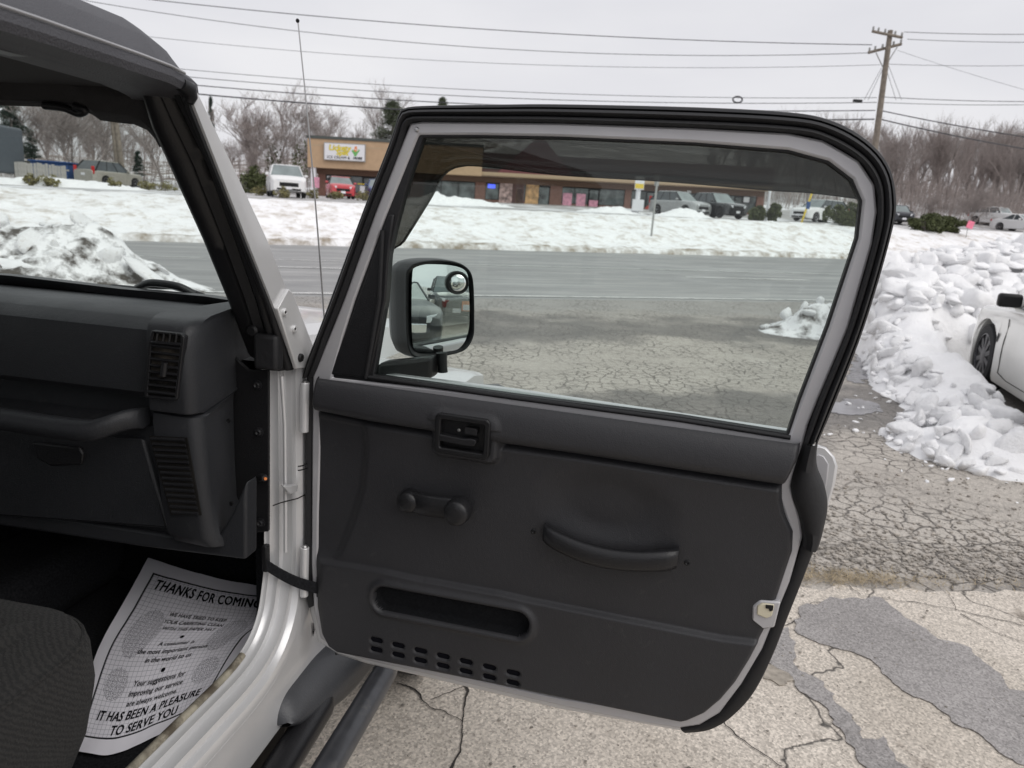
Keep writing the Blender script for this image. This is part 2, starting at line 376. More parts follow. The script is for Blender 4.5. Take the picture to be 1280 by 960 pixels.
def make_lot():                # alligator-cracked lot running out to the road
    ma, n, l, b = nodemat('alligator_cracked_lot'); v = n.new('ShaderNodeTexCoord').outputs['Object']
    sx = n.new('ShaderNodeSeparateXYZ'); l.new(v, sx.inputs[0])
    yy = math_(n, l, 'ADD', sx.outputs[1], math_(n, l, 'MULTIPLY', sx.outputs[0], -.36))
    yy = math_(n, l, 'ADD', yy, math_(n, l, 'MULTIPLY', math_(n, l, 'SUBTRACT', tex(n, l, v, .8), .5), 4.0))
    t = math_(n, l, 'DIVIDE', yy, 12.0)
    tan = ramp(n, l, tex(n, l, v, 1.3), [(.3, (.365, .335, .30)), (.7, (.47, .435, .39))])
    drk = ramp(n, l, tex(n, l, v, 1.6), [(.3, (.105, .10, .095)), (.7, (.205, .188, .172))])
    f = ramp(n, l, t, [(.15, (.75,) * 3), (.2, (0, 0, 0)), (.34, (0, 0, 0)), (.395, (.85,) * 3), (.46, (.9,) * 3), (.505, (.08,) * 3), (.68, (.05,) * 3), (.73, (.95,) * 3), (.86, (.9,) * 3), (.92, (.25,) * 3)])
    # worn, gravelly dark ground further right of the jeep
    rg = math_(n, l, 'ADD', sx.outputs[0], math_(n, l, 'MULTIPLY', sx.outputs[1], -.95))
    rg = math_(n, l, 'ADD', rg, math_(n, l, 'MULTIPLY', math_(n, l, 'SUBTRACT', tex(n, l, v, 1.9), .5), 1.6))
    rg = ramp(n, l, rg, [(.05, (0, 0, 0)), (.5, (1, 1, 1))])
    bw = n.new('ShaderNodeMath'); bw.operation = 'MAXIMUM'; l.new(f, bw.inputs[0]); l.new(math_(n, l, 'MULTIPLY', rg, .55), bw.inputs[1])
    c = mixc(n, l, bw.outputs[0], tan, drk)
    c = mixc(n, l, ramp(n, l, t, [(.88, (0, 0, 0)), (.99, (.8,) * 3)]), c, (.30, .292, .28))
    c, h = aggregate(n, l, v, c, .42, 130)
    k = cracks(n, l, v, 8.6, .075, .17, 5); k2 = cracks(n, l, v, 1.7, .016, .3, 3)
    k = math_(n, l, 'MULTIPLY', k, k2)
    kk = ramp(n, l, tex(n, l, v, 1.1), [(.44, (0, 0, 0)), (.60, (.88,) * 3)]); k = math_(n, l, 'MAXIMUM', k, kk)
    c = mixc(n, l, k, (.085, .076, .068), c)
    l.new(c, b.inputs['Base Color'])
    wet = math_(n, l, 'MULTIPLY', bw.outputs[0], -.22); l.new(math_(n, l, 'ADD', wet, .85), b.inputs['Roughness'])
    bumpto(n, l, b, math_(n, l, 'ADD', math_(n, l, 'MULTIPLY', h, .3), k), .7, .012); return ma
def make_road():
    ma, n, l, b = nodemat('salted_road'); v = n.new('ShaderNodeTexCoord').outputs['Object']
    mpn = n.new('ShaderNodeMapping'); mpn.inputs['Scale'].default_value = (.05, 1, 1); l.new(v, mpn.inputs[0])
    c = ramp(n, l, tex(n, l, mpn.outputs[0], 1.1, 7, .7), [(.3, (.20, .20, .20)), (.5, (.25, .25, .248)), (.62, (.31, .31, .305)), (.74, (.47, .465, .455))])
    mp2 = n.new('ShaderNodeMapping'); mp2.inputs['Scale'].default_value = (.25, 1.6, 1); l.new(v, mp2.inputs[0])
    s = ramp(n, l, tex(n, l, mp2.outputs[0], 1.3, 9, .75), [(.50, (0, 0, 0)), (.70, (.8,) * 3)])
    c = mixc(n, l, s, c, (.45, .44, .43))
    c, h = aggregate(n, l, v, c, .16, 60); l.new(c, b.inputs['Base Color']); b.inputs['Roughness'].default_value = .62; return ma
def make_snow(name, dirt, lo, hi, dscale=1.6, bscale=5, tuft=None):
    ma, n, l, b = nodemat(name); tcn = n.new('ShaderNodeTexCoord'); v = tcn.outputs['Object']
    c = ramp(n, l, tex(n, l, v, 3), [(.3, (.84, .84, .85)), (.7, (.93, .93, .935))])
    d = ramp(n, l, tex(n, l, v, dscale, 9, .68), [(lo, (0, 0, 0)), (hi, (1, 1, 1))])
    c = mixc(n, l, d, c, dirt)
    if tuft:
        d2 = ramp(n, l, tex(n, l, v, 2.2, 10, .8), [(.53, (0, 0, 0)), (.66, (.7,) * 3)])
        c = mixc(n, l, d2, c, tuft)
    l.new(c, b.inputs['Base Color']); b.inputs['Roughness'].default_value = .75; b.inputs['Specular IOR Level'].default_value = .25
    hh = math_(n, l, 'ADD', tex(n, l, v, bscale, 8, .65), math_(n, l, 'MULTIPLY', tex(n, l, v, bscale * 9, 4), .2))
    bumpto(n, l, b, hh, .55, .06); return ma
M['pave'] = make_pavement(); M['patch'] = make_patch(); M['lot'] = make_lot(); M['road'] = make_road()
M['snow'] = make_snow('bank_snow', (.40, .34, .27), .50, .74, 1.3, 2.6, (.42, .36, .27))
M['berm'] = make_snow('dirty_kerb_snow', (.30, .255, .20), .40, .62, 1.4, 4)
M['pile'] = make_snow('ploughed_snow', (.50, .42, .33), .66, .86, 1.5, 6)
M['chunk'] = make_snow('snow_chunk', (.55, .47, .38), .70, .9, 2.5, 5)
M['dirty'] = make_snow('dirty_snow', (.10, .09, .08), .46, .60, 2.4, 6)
M['dirtchunk'] = make_snow('dirty_snow_chunk', (.33, .27, .20), .56, .78, 3.5, 6)
M['line'] = mat('worn_road_paint', (.74, .74, .72), .6, var=.15, vscale=3, dirt=(.33, .33, .33), dscale=5, dlo=.52, dhi=.66)
M['soil'] = mat('leaf_litter', (.17, .135, .11), .9, var=.3, vscale=2, dirt=(.80, .80, .81), dscale=.5, dlo=.47, dhi=.56)
M['wet'] = mat('puddle', (.22, .215, .225), .12, var=.3, vscale=3, spec=.6)
M['gravel'] = mat('gravel', (.33, .30, .265), .85, var=.5, vscale=30)
M['straw'] = mat('dead_grass', (.37, .30, .20), .85, var=.35, vscale=30)
M['bark'] = mat('grey_bark', (.29, .255, .24), .9, var=.3, vscale=6)
M['bark2'] = mat('brown_bark', (.275, .235, .22), .9, var=.3, vscale=6)
M['needle'] = mat('pine_needles', (.10, .12, .075), .8, var=.5, vscale=3)
M['needle2'] = mat('dark_needles', (.03, .05, .037), .8, var=.5, vscale=3)
M['bush'] = mat('shrub_leaves', (.085, .10, .04), .75, var=.5, vscale=6)
M['bush2'] = mat('yellow_shrub', (.23, .21, .10), .8, var=.4, vscale=6)
M['polewood'] = mat('weathered_pole', (.20, .17, .14), .85, var=.3, vscale=5, bump=.3, bscale=20)
M['wire'] = mat('wire', (.05, .05, .055), .6)
M['stucco'] = mat('tan_stucco', (.47, .325, .205), .85, var=.06, vscale=3)
M['soffit'] = mat('tan_soffit', (.44, .33, .22), .8, var=.06)
M['brick'] = mat('red_brick', (.20, .105, .082), .85, var=.25, vscale=9)
M['brown'] = mat('brown_band', (.15, .09, .065), .8, var=.1)
M['shopglass'] = mat('shop_glass', (.085, .10, .10), .06, var=.95, vscale=1.3, spec=.7)  # lighter blotchy colour stands in for reflections in the panes
M['roofedge'] = mat('roof_edge', (.07, .08, .075), .6)
M['white'] = mat('white_paint', (.78, .78, .78), .4, var=.04, coat=.4)
M['carwhite'] = mat('white_car_paint', (.78, .775, .745), .22, var=.02, coat=1, spec=.5)
M['carred'] = mat('red_car_paint', (.50, .045, .055), .3, coat=.8)
M['carsilver'] = mat('silver_car_paint', (.42, .43, .43), .3, metal=.4, coat=.6)
M['carbeige'] = mat('pale_beige_car_paint', (.38, .365, .32), .35, metal=.3, coat=.5)
M['carblack'] = mat('black_car_paint', (.015, .016, .018), .2, coat=1)
M['cargrey'] = mat('dark_grey_car_paint', (.03, .032, .04), .42, coat=.15)
M['carblue'] = mat('blue_car_paint', (.03, .06, .16), .3, coat=.8)
M['trailer'] = mat('slate_trailer', (.075, .09, .105), .5, var=.1)
M['fence'] = mat('weathered_boards', (.33, .32, .30), .85, var=.2, vscale=4)
M['bluebox'] = mat('blue_sheet_metal', (.025, .075, .22), .5)
M['yellow'] = mat('yellow_plastic', (.75, .55, .06), .5)
M['signwhite'] = mat('sign_white', (.75, .75, .78), .35, var=.03)
M['pink'] = mat('pink_poster', (.65, .30, .40), .6, var=.3, vscale=4)
M['pinksign'] = mat('bright_pink_sign', (.85, .22, .33), .5)
M['neonpink'] = mat('pink_neon', (1, .04, .45), .5, var=0, emis=1.0)
M['neonblue'] = mat('blue_neon', (.08, .12, .9), .5, var=0, emis=1.0)
M['orange'] = mat('orange_sign', (.75, .22, .04), .5)
M['redgraphic'] = mat('red_window_graphic', (.45, .05, .03), .5)
M['poster1'] = mat('striped_poster', (.42, .30, .28), .6, var=.8, vscale=3)
M['poster2'] = mat('tan_poster', (.50, .30, .14), .6, var=.6, vscale=3)
M['green'] = mat('green_mark', (.15, .42, .12), .5)
M['metalpost'] = mat('galvanised_post', (.36, .36, .35), .5, metal=.4)
M['brownwall'] = mat('brown_siding', (.11, .06, .055), .8, var=.2)

# ------------------------------------------------------------------ setting: road frame  a along the road, b across it
TA = math.atan(.5); ea = Vector((math.cos(TA), math.sin(TA), 0)); eb = Vector((-math.sin(TA), math.cos(TA), 0))
def ab(x, y): return x * ea.x + y * ea.y, x * eb.x + y * eb.y
def zter(x, y):
    a, b = ab(x, y)
    a = max(-60, min(a, 75))
    z = sstep(25.0, 31.8, b) * 1.31 + .024 * a * sstep(12, 31, b) + .012 * max(0, min(b, 70) - 31.5)
    hill = sstep(52, 120, b + .25 * a) * sstep(5, 60, a) * 9 + sstep(78, 150, b) * 5
    return z + hill
def grid_ab(name, a0, a1, da, b0, b1, db, mat_, zo=0, rough=0, rscale=.5):
    na = max(1, int((a1 - a0) / da)); nb = max(1, int((b1 - b0) / db)); V = []; Fc = []
    for j in range(nb + 1):
        for i in range(na + 1):
            a = a0 + (a1 - a0) * i / na; b = b0 + (b1 - b0) * j / nb
            p = ea * a + eb * b; z = zter(p.x, p.y) + zo
            if rough: z += rough * (fbm(p.x * rscale, p.y * rscale) + .35 * fbm(p.x * rscale * 4, p.y * rscale * 4, 3)) * sstep(b0, b0 + .6, b)
            V.append((a, b, z))
    for j in range(nb):
        for i in range(na): k = j * (na + 1) + i; Fc.append((k, k + 1, k + na + 2, k + na + 1))
    o = mk(name, V, Fc, mat_, None, 180); o.rotation_euler = (0, 0, TA); tag(o, kind='structure'); return o
# base ground, one sheet to the horizon
V = []; Fc = []; N = 60
ax = [(-1 if i < N / 2 else 1) * (abs(i - N / 2) / (N / 2)) ** 2.2 * 900 for i in range(N + 1)]
for y in ax:
    for x in ax:
        a, b = ab(x, y); V.append((x, y, zter(x, y) - .06 - 1.6 * sstep(14, 22, b) * (1 - sstep(88, 99, b)) * (1 - sstep(60, 64, abs(a - 18) - 20))))
for j in range(N):
    for i in range(N): k = j * (N + 1) + i; Fc.append((k, k + 1, k + N + 2, k + N + 1))
tag(mk('ground', V, Fc, M['soil'], None, 180), kind='structure')
grid_ab('road', -70, 110, 3, 11.6, 25.2, .85, M['road'], 0)
grid_ab('snow_bank', -70, 105, .33, 24.9, 33.0, .22, M['snow'], .03, .07, 1.1)
grid_ab('far_lot', -70, 105, 2.5, 33.0, 100, 2.5, mat('slushy_lot', (.36, .35, .345), .8, var=.2, vscale=.4, dirt=(.80, .80, .82), dscale=.25, dlo=.5, dhi=.62), 0)
# kerb berm: dirty ridge of ploughed snow along the far kerb
V = []; Fc = []; na = 900
for i in range(na + 1):
    a = -60 + 160 * i / na
    for j, (db, h) in enumerate(((0, -.03), (.05, .13), (.22, .2), (.5, .2), (.85, .12), (1.15, 0.0))):
        p = ea * a + eb * (24.35 + db + .12 * fbm(a * .7, j))
        V.append((a, 24.35 + db + .14 * fbm(a * .7, 2), zter(p.x, p.y) + h * (1 + .5 * fbm(a * 1.1, j * .5, 5))))
for i in range(na):
    for j in range(5): k = i * 6 + j; Fc.append((k, k + 1, k + 7, k + 6))
o = mk('kerb_snow_ridge', V, Fc, M['berm'], None, 180); o.rotation_euler = (0, 0, TA); tag(o, kind='structure')
# parking lot sheet between the pavement and the road
def sheet(name, P, mat_, z, jag=0, sub=0):
    if jag:
        Q = []
        for i in range(len(P)):
            a = Vector(P[i]); b = Vector(P[(i + 1) % len(P)]); n_ = max(1, int((b - a).length / sub))
            for k in range(n_):
                p = a.lerp(b, k / n_); Q.append((p[0] + jag * fbm(p[0] * 11, p[1] * 11, 1, 6), p[1] + jag * fbm(p[0] * 11, p[1] * 11, 7, 6)))
        P = Q
    o = plate(name, P, mat_, None, lambda a, b, t: Vector((a, b, t)), z - .003, z, ang=0); tag(o, kind='structure'); return o
def line_at(a0, a1, b0, b1):
    return [tuple((ea * a + eb * b)[:2]) for a, b in ((a0, b0), (a1, b0), (a1, b1), (a0, b1))]
sheet('parking_lot', [(-40, .5), (14, .5)] + [tuple((ea * a + eb * 11.62)[:2]) for a in (45, -40)], M['lot'], .004)
sheet('pavement', [(-14, -16), (16, -16), (16, 3.05), (6, 2.98), (3.2, 2.93), (1.6, 2.80), (.4, 2.72), (-14, 2.3)], M['pave'], .012, .05, .08)
# worn paint on the road
grid_ab('edge_line', -45, 45, 2, 11.92, 12.04, .2, M['line'], .012)
grid_ab('centre_line', -40, 60, 2, 18.6, 18.7, .2, M['line'], .012)
def dash(a0, a1): grid_ab('lane_dash', a0, a1, 1, 17.9, 18.03, .2, M['line'], .012)
g1, g2 = zpt = [hitl(IDN, px, py, 2, .1) for px, py in ((860, 345), (1000, 348))]
a0 = ab(*g1[:2])[0]; grid_ab('lane_dash', a0, a0 + 5.0, 1, ab(*g1[:2])[1], ab(*g1[:2])[1] + .13, .2, M['line'], .014)
for k in (-3, -2, -1, 1, 2): grid_ab('lane_dash', a0 + 12.2 * k, a0 + 12.2 * k + 3.6, 1, ab(*g1[:2])[1], ab(*g1[:2])[1] + .13, .2, M['line'], .014)

def gp(px, py, z=0): p = hitl(IDN, px, py, 2, z); return (p.x, p.y)
# dark patches laid into the pavement
sheet('asphalt_patch', [gp(*p) for p in ((1002, 765), (1040, 752), (1100, 752), (1128, 772), (1165, 800), (1210, 815), (1250, 850), (1262, 868), (1330, 872), (1400, 960), (1340, 990), (1270, 962), (1225, 925), (1170, 890), (1110, 860), (1100, 838), (1080, 825), (1020, 808), (995, 792))], M['patch'], .017, .028, .010)
sheet('asphalt_patch', [gp(*p) for p in ((955, 800), (985, 790), (992, 815), (1000, 842), (1025, 855), (1045, 880), (1065, 895), (1075, 928), (1100, 928), (1125, 955), (1150, 985), (1085, 985), (1075, 950), (1052, 925), (1040, 905), (1018, 880), (995, 865), (980, 845), (950, 830))], M['patch'], .017, .028, .010)
sheet('oil_stain', [gp(*p) for p in ((958, 838), (975, 836), (988, 850), (985, 862), (970, 860), (955, 852))], mat('damp_spot', (.32, .285, .24), .75, var=.3, vscale=40), .0165, .03, .008)
# open cracks in the pavement
def crack(P, w, z=.0165):
    pts = [Vector((*gp(*p), 0)) for p in P]; pts = resample(pts, max(8, int(len(pts) * 9)))
    L_, R_ = [], []
    for i, p in enumerate(pts):
        q = p + Vector((fbm(p.x * 14, p.y * 14, 2) * .012, fbm(p.x * 14, p.y * 14, 9) * .012, 0))
        d = (pts[min(i + 1, len(pts) - 1)] - pts[max(i - 1, 0)]).normalized(); s = Vector((-d.y, d.x, 0))
        ww = w * .6 * (.4 + .9 * abs(fbm(p.x * 9, p.y * 9, 4) + .3))
        q.z = z; L_.append(q + s * ww); R_.append(q - s * ww)
    V = L_ + R_; n_ = len(L_)
    Fc = [(i, i + 1, n_ + i + 1, n_ + i) for i in range(n_ - 1)]
    o = mk('pavement_crack', V, Fc, crackmat, None, 0); tag(o, kind='structure')
crackmat = mat('open_crack', (.035, .031, .028), .95, var=.4, vscale=60)
crack([(582, 850), (584, 880), (576, 905), (580, 925), (565, 960), (560, 985)], .006)
crack([(495, 858), (520, 868), (538, 890), (555, 895), (576, 908)], .005)
crack([(538, 880), (560, 872), (585, 862)], .002)
crack([(900, 905), (925, 930), (975, 962)], .005)
crack([(980, 788), (1005, 775), (1015, 757), (1060, 755), (1105, 752), (1160, 760), (1200, 768), (1290, 788)], .004)
crack([(1170, 735), (1185, 748), (1195, 768)], .003)
crack([(1200, 772), (1245, 795), (1300, 815)], .004)
crack([(1060, 737), (1075, 748), (1110, 754)], .003)
# puddles by the snow
sheet('puddle', [gp(*p) for p in ((1030, 512), (1048, 500), (1080, 500), (1098, 512), (1088, 519), (1050, 520))], M['wet'], .010, .09, .05)
sheet('puddle', [gp(*p) for p in ((1065, 455), (1085, 430), (1105, 440), (1100, 462), (1080, 480), (1060, 478))], M['wet'], .010, .10, .05)

# gravelly strip and dead grass between lot and pavement (uncountable)
mb = MB()
ico = [(0, 0, 1), (.89, 0, .45), (.28, .85, .45), (-.72, .53, .45), (-.72, -.53, .45), (.28, -.85, .45), (.72, .53, -.45), (-.28, .85, -.45), (-.89, 0, -.45), (-.28, -.85, -.45), (.72, -.53, -.45), (0, 0, -1)]
icf = [(0, 1, 2), (0, 2, 3), (0, 3, 4), (0, 4, 5), (0, 5, 1), (1, 6, 2), (2, 7, 3), (3, 8, 4), (4, 9, 5), (5, 10, 1), (6, 7, 2), (7, 8, 3), (8, 9, 4), (9, 10, 5), (10, 6, 1), (11, 7, 6), (11, 8, 7), (11, 9, 8), (11, 10, 9), (11, 6, 10)]
for k in range(6500):
    x = R.uniform(.9, 4.6); y = 2.86 + .05 * x + abs(R.gauss(0, .27)) + .06 * fbm(x * 3, 0)
    if R.random() < .22: x = R.uniform(1.2, 4.2); y = R.uniform(2.9, 4.4)
    if x < 1.3 and y > 3.25: continue
    s = R.choice((.003, .003, .004, .004, .005, .006, .008, .011)) * R.uniform(.7, 1.3)
    M3 = Matrix.Rotation(R.uniform(0, 6.3), 3, 'Z')
    mb.add([M3 @ Vector((v[0] * s * 1.3, v[1] * s, v[2] * s * .6)) + Vector((x, y, .006 + s * .3)) for v in ico], icf)
tag(mb.build('gravel', M['gravel'], None, 0), kind='stuff')
mb = MB()
for k in range(1500):
    x = R.gauss(1.42, .26) if R.random() < .8 else R.uniform(1.0, 4.0); y = 2.81 + .05 * x + R.gauss(0, .035)
    a = R.uniform(0, 6.3); ln = R.uniform(.02, .07); d = Vector((math.cos(a), math.sin(a), R.uniform(0.05, .5))) * ln; w = Vector((-math.sin(a), math.cos(a), 0)) * .0016
    p = Vector((x, y, .012)); mb.add([p - w, p + w, p + d], [(0, 1, 2)])
tag(mb.build('dead_grass', M['straw'], None, 0), kind='stuff')


# grit and small stones lying about on the pavement
mb = MB()
for k in range(1500):
    x = R.uniform(-.3, 3.6); y = R.uniform(1.0, 2.9); s = R.choice((.0015, .002, .002, .003, .004)) * R.uniform(.7, 1.3)
    if k < 260: y = R.uniform(3.1, 5.5); s *= 2
    mb.add([Vector((v[0] * s * 1.3 + x, v[1] * s + y, .016 + s * .3 + v[2] * s * .6)) for v in ico], icf)
tag(mb.build('grit', mat('grit', (.24, .22, .19), .85, var=.7, vscale=60), None, 0), kind='stuff')

# ------------------------------------------------------------------ the jeep (local X = outboard right, Y = forward, Z = up)
P0 = Vector((-.42660, 1.40414, 0)); JR = math.radians(-10)
jeep = thing('off_road_vehicle', 'silver two-door off-road vehicle with black hardtop, its passenger door swung wide open', 'off-road vehicle', P0, JR)
MJ = Matrix.Translation(P0) @ Matrix.Rotation(JR, 4, 'Z')
def S(px, py, v): return hitl(MJ, px, py, 0, v)
def L(px, py, u): return hitl(MJ, px, py, 1, u)
def G(px, py, w): return hitl(MJ, px, py, 2, w)

# ---- door: own frame X along the door, Y outward through it, Z up
DA = Vector((-.38795, 1.39384, 0)); DR = math.radians(-14.924)
MD = Matrix.Translation(DA) @ Matrix.Rotation(DR, 4, 'Z')
def D(px, py, t=0): return hitl(MD, px, py, 1, t)
def D2(P, t=0): return [(D(x, y, t).x, D(x, y, t).z) for x, y in P]
putD = lambda a, b, t: Vector((a, t, b))
def inset(P2, d):
    Q = []; n_ = len(P2)
    A = sum(P2[i][0] * P2[(i + 1) % n_][1] - P2[(i + 1) % n_][0] * P2[i][1] for i in range(n_)); sg = 1 if A > 0 else -1
    for i in range(n_):
        a, b, c = Vector(P2[i - 1]).to_2d(), Vector(P2[i]).to_2d(), Vector(P2[(i + 1) % n_]).to_2d()
        e1 = (b - a).normalized(); e2 = (c - b).normalized(); nn = Vector((-e1.y - e2.y, e1.x + e2.x))
        nn = nn.normalized() if nn.length > 1e-6 else Vector((-e1.y, e1.x)); k = max(.5, nn.dot(Vector((-e1.y, e1.x))))
        Q.append(tuple(b + nn * (sg * d / k)))
    return Q
sil_out = [(392, 470), (391, 560), (390, 705), (393, 760), (401, 797), (427, 814), (457, 824), (560, 848), (700, 881), (800, 902), (850, 909), (875, 905), (900, 890), (927, 854), (953, 810), (965, 780), (987, 727), (1003, 670), (1000, 647), (988, 607), (1003, 557), (1010, 530), (1022, 500), (1060, 410), (1090, 305), (1096, 265), (1093, 231), (1073, 201), (1029, 175.7), (985.5, 166.6), (868, 160), (700, 154), (530, 152), (513.6, 154), (470, 265), (430.5, 375)]
win = [(464, 471), (480, 375), (484, 318), (490, 290), (506, 230), (527, 169), (600, 168.7), (700, 170.6), (868, 178), (985.5, 187.4), (1036, 201), (1066, 224), (1078, 251), (1073, 298), (1036, 409), (1001, 500), (986, 545), (850, 523), (640, 496)]
frame_hole = [(416, 472), (430, 420), (444, 375), (484, 267), (524, 168.7)] + win[6:]
def arc_outline(P, n=4): return [(p.x, p.y) for p in spline([Vector((a, b, 0)) for a, b in P], n, True)]
so2 = D2(sil_out); hole2 = D2(frame_hole)
lowhole = inset(D2([(400, 478), (399, 560), (396.5, 640), (396, 705), (398, 755), (405, 785), (413, 800), (436, 814), (560, 842), (700, 874), (848, 896), (884, 884), (903, 868), (938, 819), (970, 750), (991, 687), (992, 663), (978, 622), (978, 607), (990, 572), (850, 540), (640, 508)]), .005)
V, Fc = plate_geo(so2, [hole2, lowhole], -.004, .022, putD)
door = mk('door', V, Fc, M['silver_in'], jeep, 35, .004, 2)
DL = MJ.inverted() @ MD
door.location = DL.translation; door.rotation_euler = (0, 0, DR - JR); door['label'] = 'open passenger door with charcoal inner panel'
# outer skin of the lower door
skin = [(387, 480), (386, 560), (385, 700), (388, 762), (398, 800), (426, 818), (457, 828), (560, 852), (700, 885), (850, 912), (878, 908), (905, 893), (932, 858), (965, 800), (1000, 720), (1018, 672), (1020, 600), (1015, 540), (985, 538), (640, 487), (440, 462)]
plate('outer_skin', D2(skin, .03), M['silver'], door, putD, .024, .05, bevel=.006)
V, Fc = plate_geo([(p.x, p.z) for p in [D(x, y, .052) for x, y in ((1008, 560), (1021, 556), (1033, 560), (1043, 571), (1047, 583), (1044, 602), (1036, 630), (1031, 640), (1010, 640))]], (), .046, .06, putD)
mk('outer_handle', V, Fc, M['silver'], door, 35, .004, 2)
V, Fc = plate_geo([(p.x, p.z) for p in [D(x, y, .045) for x, y in ((1012, 570), (1022, 567), (1030, 570), (1036, 580), (1034, 600), (1028, 625), (1012, 630))]], (), .04, .0455, putD)
mk('handle_recess', V, Fc, M['silver_in'], door, 35, .002, 2)

# ---- weatherstrip round the frame: rounded, ridged rubber between silver and outer edge
def seal(name, inner, outer, prof, n, matn, parent=door, t_in=0, t_out=.012):
    I = resample(spline([Vector((D(x, y, t_in).x, D(x, y, t_in).z, 0)) for x, y in inner], 5), n)
    O_ = resample(spline([Vector((D(x, y, t_out).x, D(x, y, t_out).z, 0)) for x, y in outer], 5), n)
    rows = []
    for a, b in zip(I, O_):
        row = []
        for f, t in prof:
            q = a.lerp(b, f); row.append(Vector((q.x, t, q.y)))
        rows.append(row)
    mb = MB().loft(rows)
    return mb.build(name, matn, parent, 60)
ins = [(393, 470), (400, 455), (414, 415), (430.5, 375), (470, 265), (500, 190), (510, 160), (516, 154), (530, 152), (620, 153), (700, 154), (868, 160), (985.5, 166.6), (1029, 175.7), (1073, 201), (1093, 231), (1096, 265), (1090, 305), (1059, 410), (1022, 500), (1004, 552)]
outs = [(383, 470), (388, 450), (402, 415), (417, 375), (458, 265), (493, 175), (503, 143), (509, 136), (530, 133), (620, 131.5), (700, 131), (868, 134.7), (985.5, 141), (1036, 150.5), (1076, 170.6), (1106, 201), (1118, 238), (1115, 285), (1080, 406), (1044, 500), (1023, 548)]
sealprof = [(0, .004), (.02, -.012), (.12, -.019), (.24, -.017), (.30, -.010), (.36, -.016), (.5, -.02), (.64, -.015), (.70, -.007), (.76, -.012), (.88, -.009), (1, .006), (1, .02), (.0, .022)]
seal('weatherstrip', ins, outs, sealprof, 150, M['rubber'])
ins2 = [(1004, 552), (996, 575), (989, 600), (990, 620), (998, 643), (1004, 668), (1003, 680)]
outs2 = [(1022, 548), (1020, 570), (1022, 585), (1030, 605), (1034, 630), (1030, 655), (1022, 680)]
seal('weatherstrip_boot', ins2, outs2, [(-.02, .01), (0, -.008), (.15, -.022), (.4, -.03), (.7, -.026), (.9, -.012), (1, .006), (1, .03)], 40, M['rubber'])
ins3 = [(1003, 680), (987, 727), (965, 780), (950, 815), (927, 854), (900, 890), (875, 905), (850, 909)]
outs3 = [(1019, 682), (1004, 722), (984, 772), (966, 818), (944, 862), (920, 890), (890, 908), (858, 912)]
seal('door_edge_seal', ins3, outs3, [(-.05, .015), (0, .0), (.3, -.005), (.8, -.002), (1, .01), (1, .03)], 50, M['rubber'])
ins4 = [(393, 470), (391, 560), (390, 705), (391, 740), (393, 757)]
outs4 = [(386, 470), (384, 560), (383.5, 705), (385, 740), (388, 757)]
seal('hinge_edge_seal', ins4, outs4, [(0, .01), (.1, .0), (.6, -.004), (1, .004), (1, .03)], 40, M['rubber'])

# ---- glass, run channels, sail, smoked visor
plate('window_glass', D2(win, .012), M['glass'], door, putD, .010, .014, ang=0)
chan_o = [(p[0], p[1]) for p in frame_hole]
w2 = D2(win)
plate('window_run_channel', inset(hole2, -.001), M['rubber'], door, putD, .001, .02, holes=[inset(w2, .0035)], bevel=.0012)
sail = [(413, 468), (428, 425), (446, 378), (486, 268), (493, 268), (489, 292), (486, 318), (482, 375), (462, 474), (440, 470)]
plate('mirror_sail', D2(sail, -.002), M['satin'], door, putD, -.004, .02, bevel=.003)
mb = MB().tube([putD(*D2([p])[0], -.006) for p in ((480, 288), (476, 375), (459, 472))], .0045, 8)
mb.build('vent_window_post', M['rubber'], door, 60)
mb = MB().tube([putD(*D2([p], -.004)[0], -.004) for p in ((458, 471), (640, 497), (850, 525), (988, 547))], .0042, 8); mb.build('belt_weatherstrip', M['rubber'], door, 60)
vis_in = [(486, 313), (497, 309), (505, 303), (512, 292), (527, 268), (542, 243), (550, 226), (560, 215), (572, 209.5), (600, 208), (700, 219), (830, 227), (962, 238), (1010, 241), (1076, 249)]
vis_out = [(484, 318), (486, 300), (490, 284), (499, 254), (506, 230), (514, 206), (519, 190), (523, 178), (527, 169), (600, 168), (700, 170), (830, 176), (985, 187), (1036, 201), (1079, 252)]
def vrow(x, y, t): p = D(x, y, t); return Vector((p.x, t, p.z))
I_ = resample(spline([vrow(x, y, .052) for x, y in vis_in], 6), 70); O_ = resample(spline([vrow(x, y, .030) for x, y in vis_out], 6), 70)
rows = []
for a, b in zip(I_, O_):
    rows.append([b, b.lerp(a, .25) + Vector((0, .010, 0)), b.lerp(a, .55) + Vector((0, .012, 0)), b.lerp(a, .85) + Vector((0, .006, 0)), b.lerp(a, .93) + Vector((0, -.002, 0)), a + Vector((0, .0, 0)), a + Vector((0, -.008, 0))])
vz = MB().loft(rows).build('rain_visor', M['visor'], door, 180)
sl = vz.modifiers.new('thickness', 'SOLIDIFY'); sl.thickness = .0025; sl.offset = 0

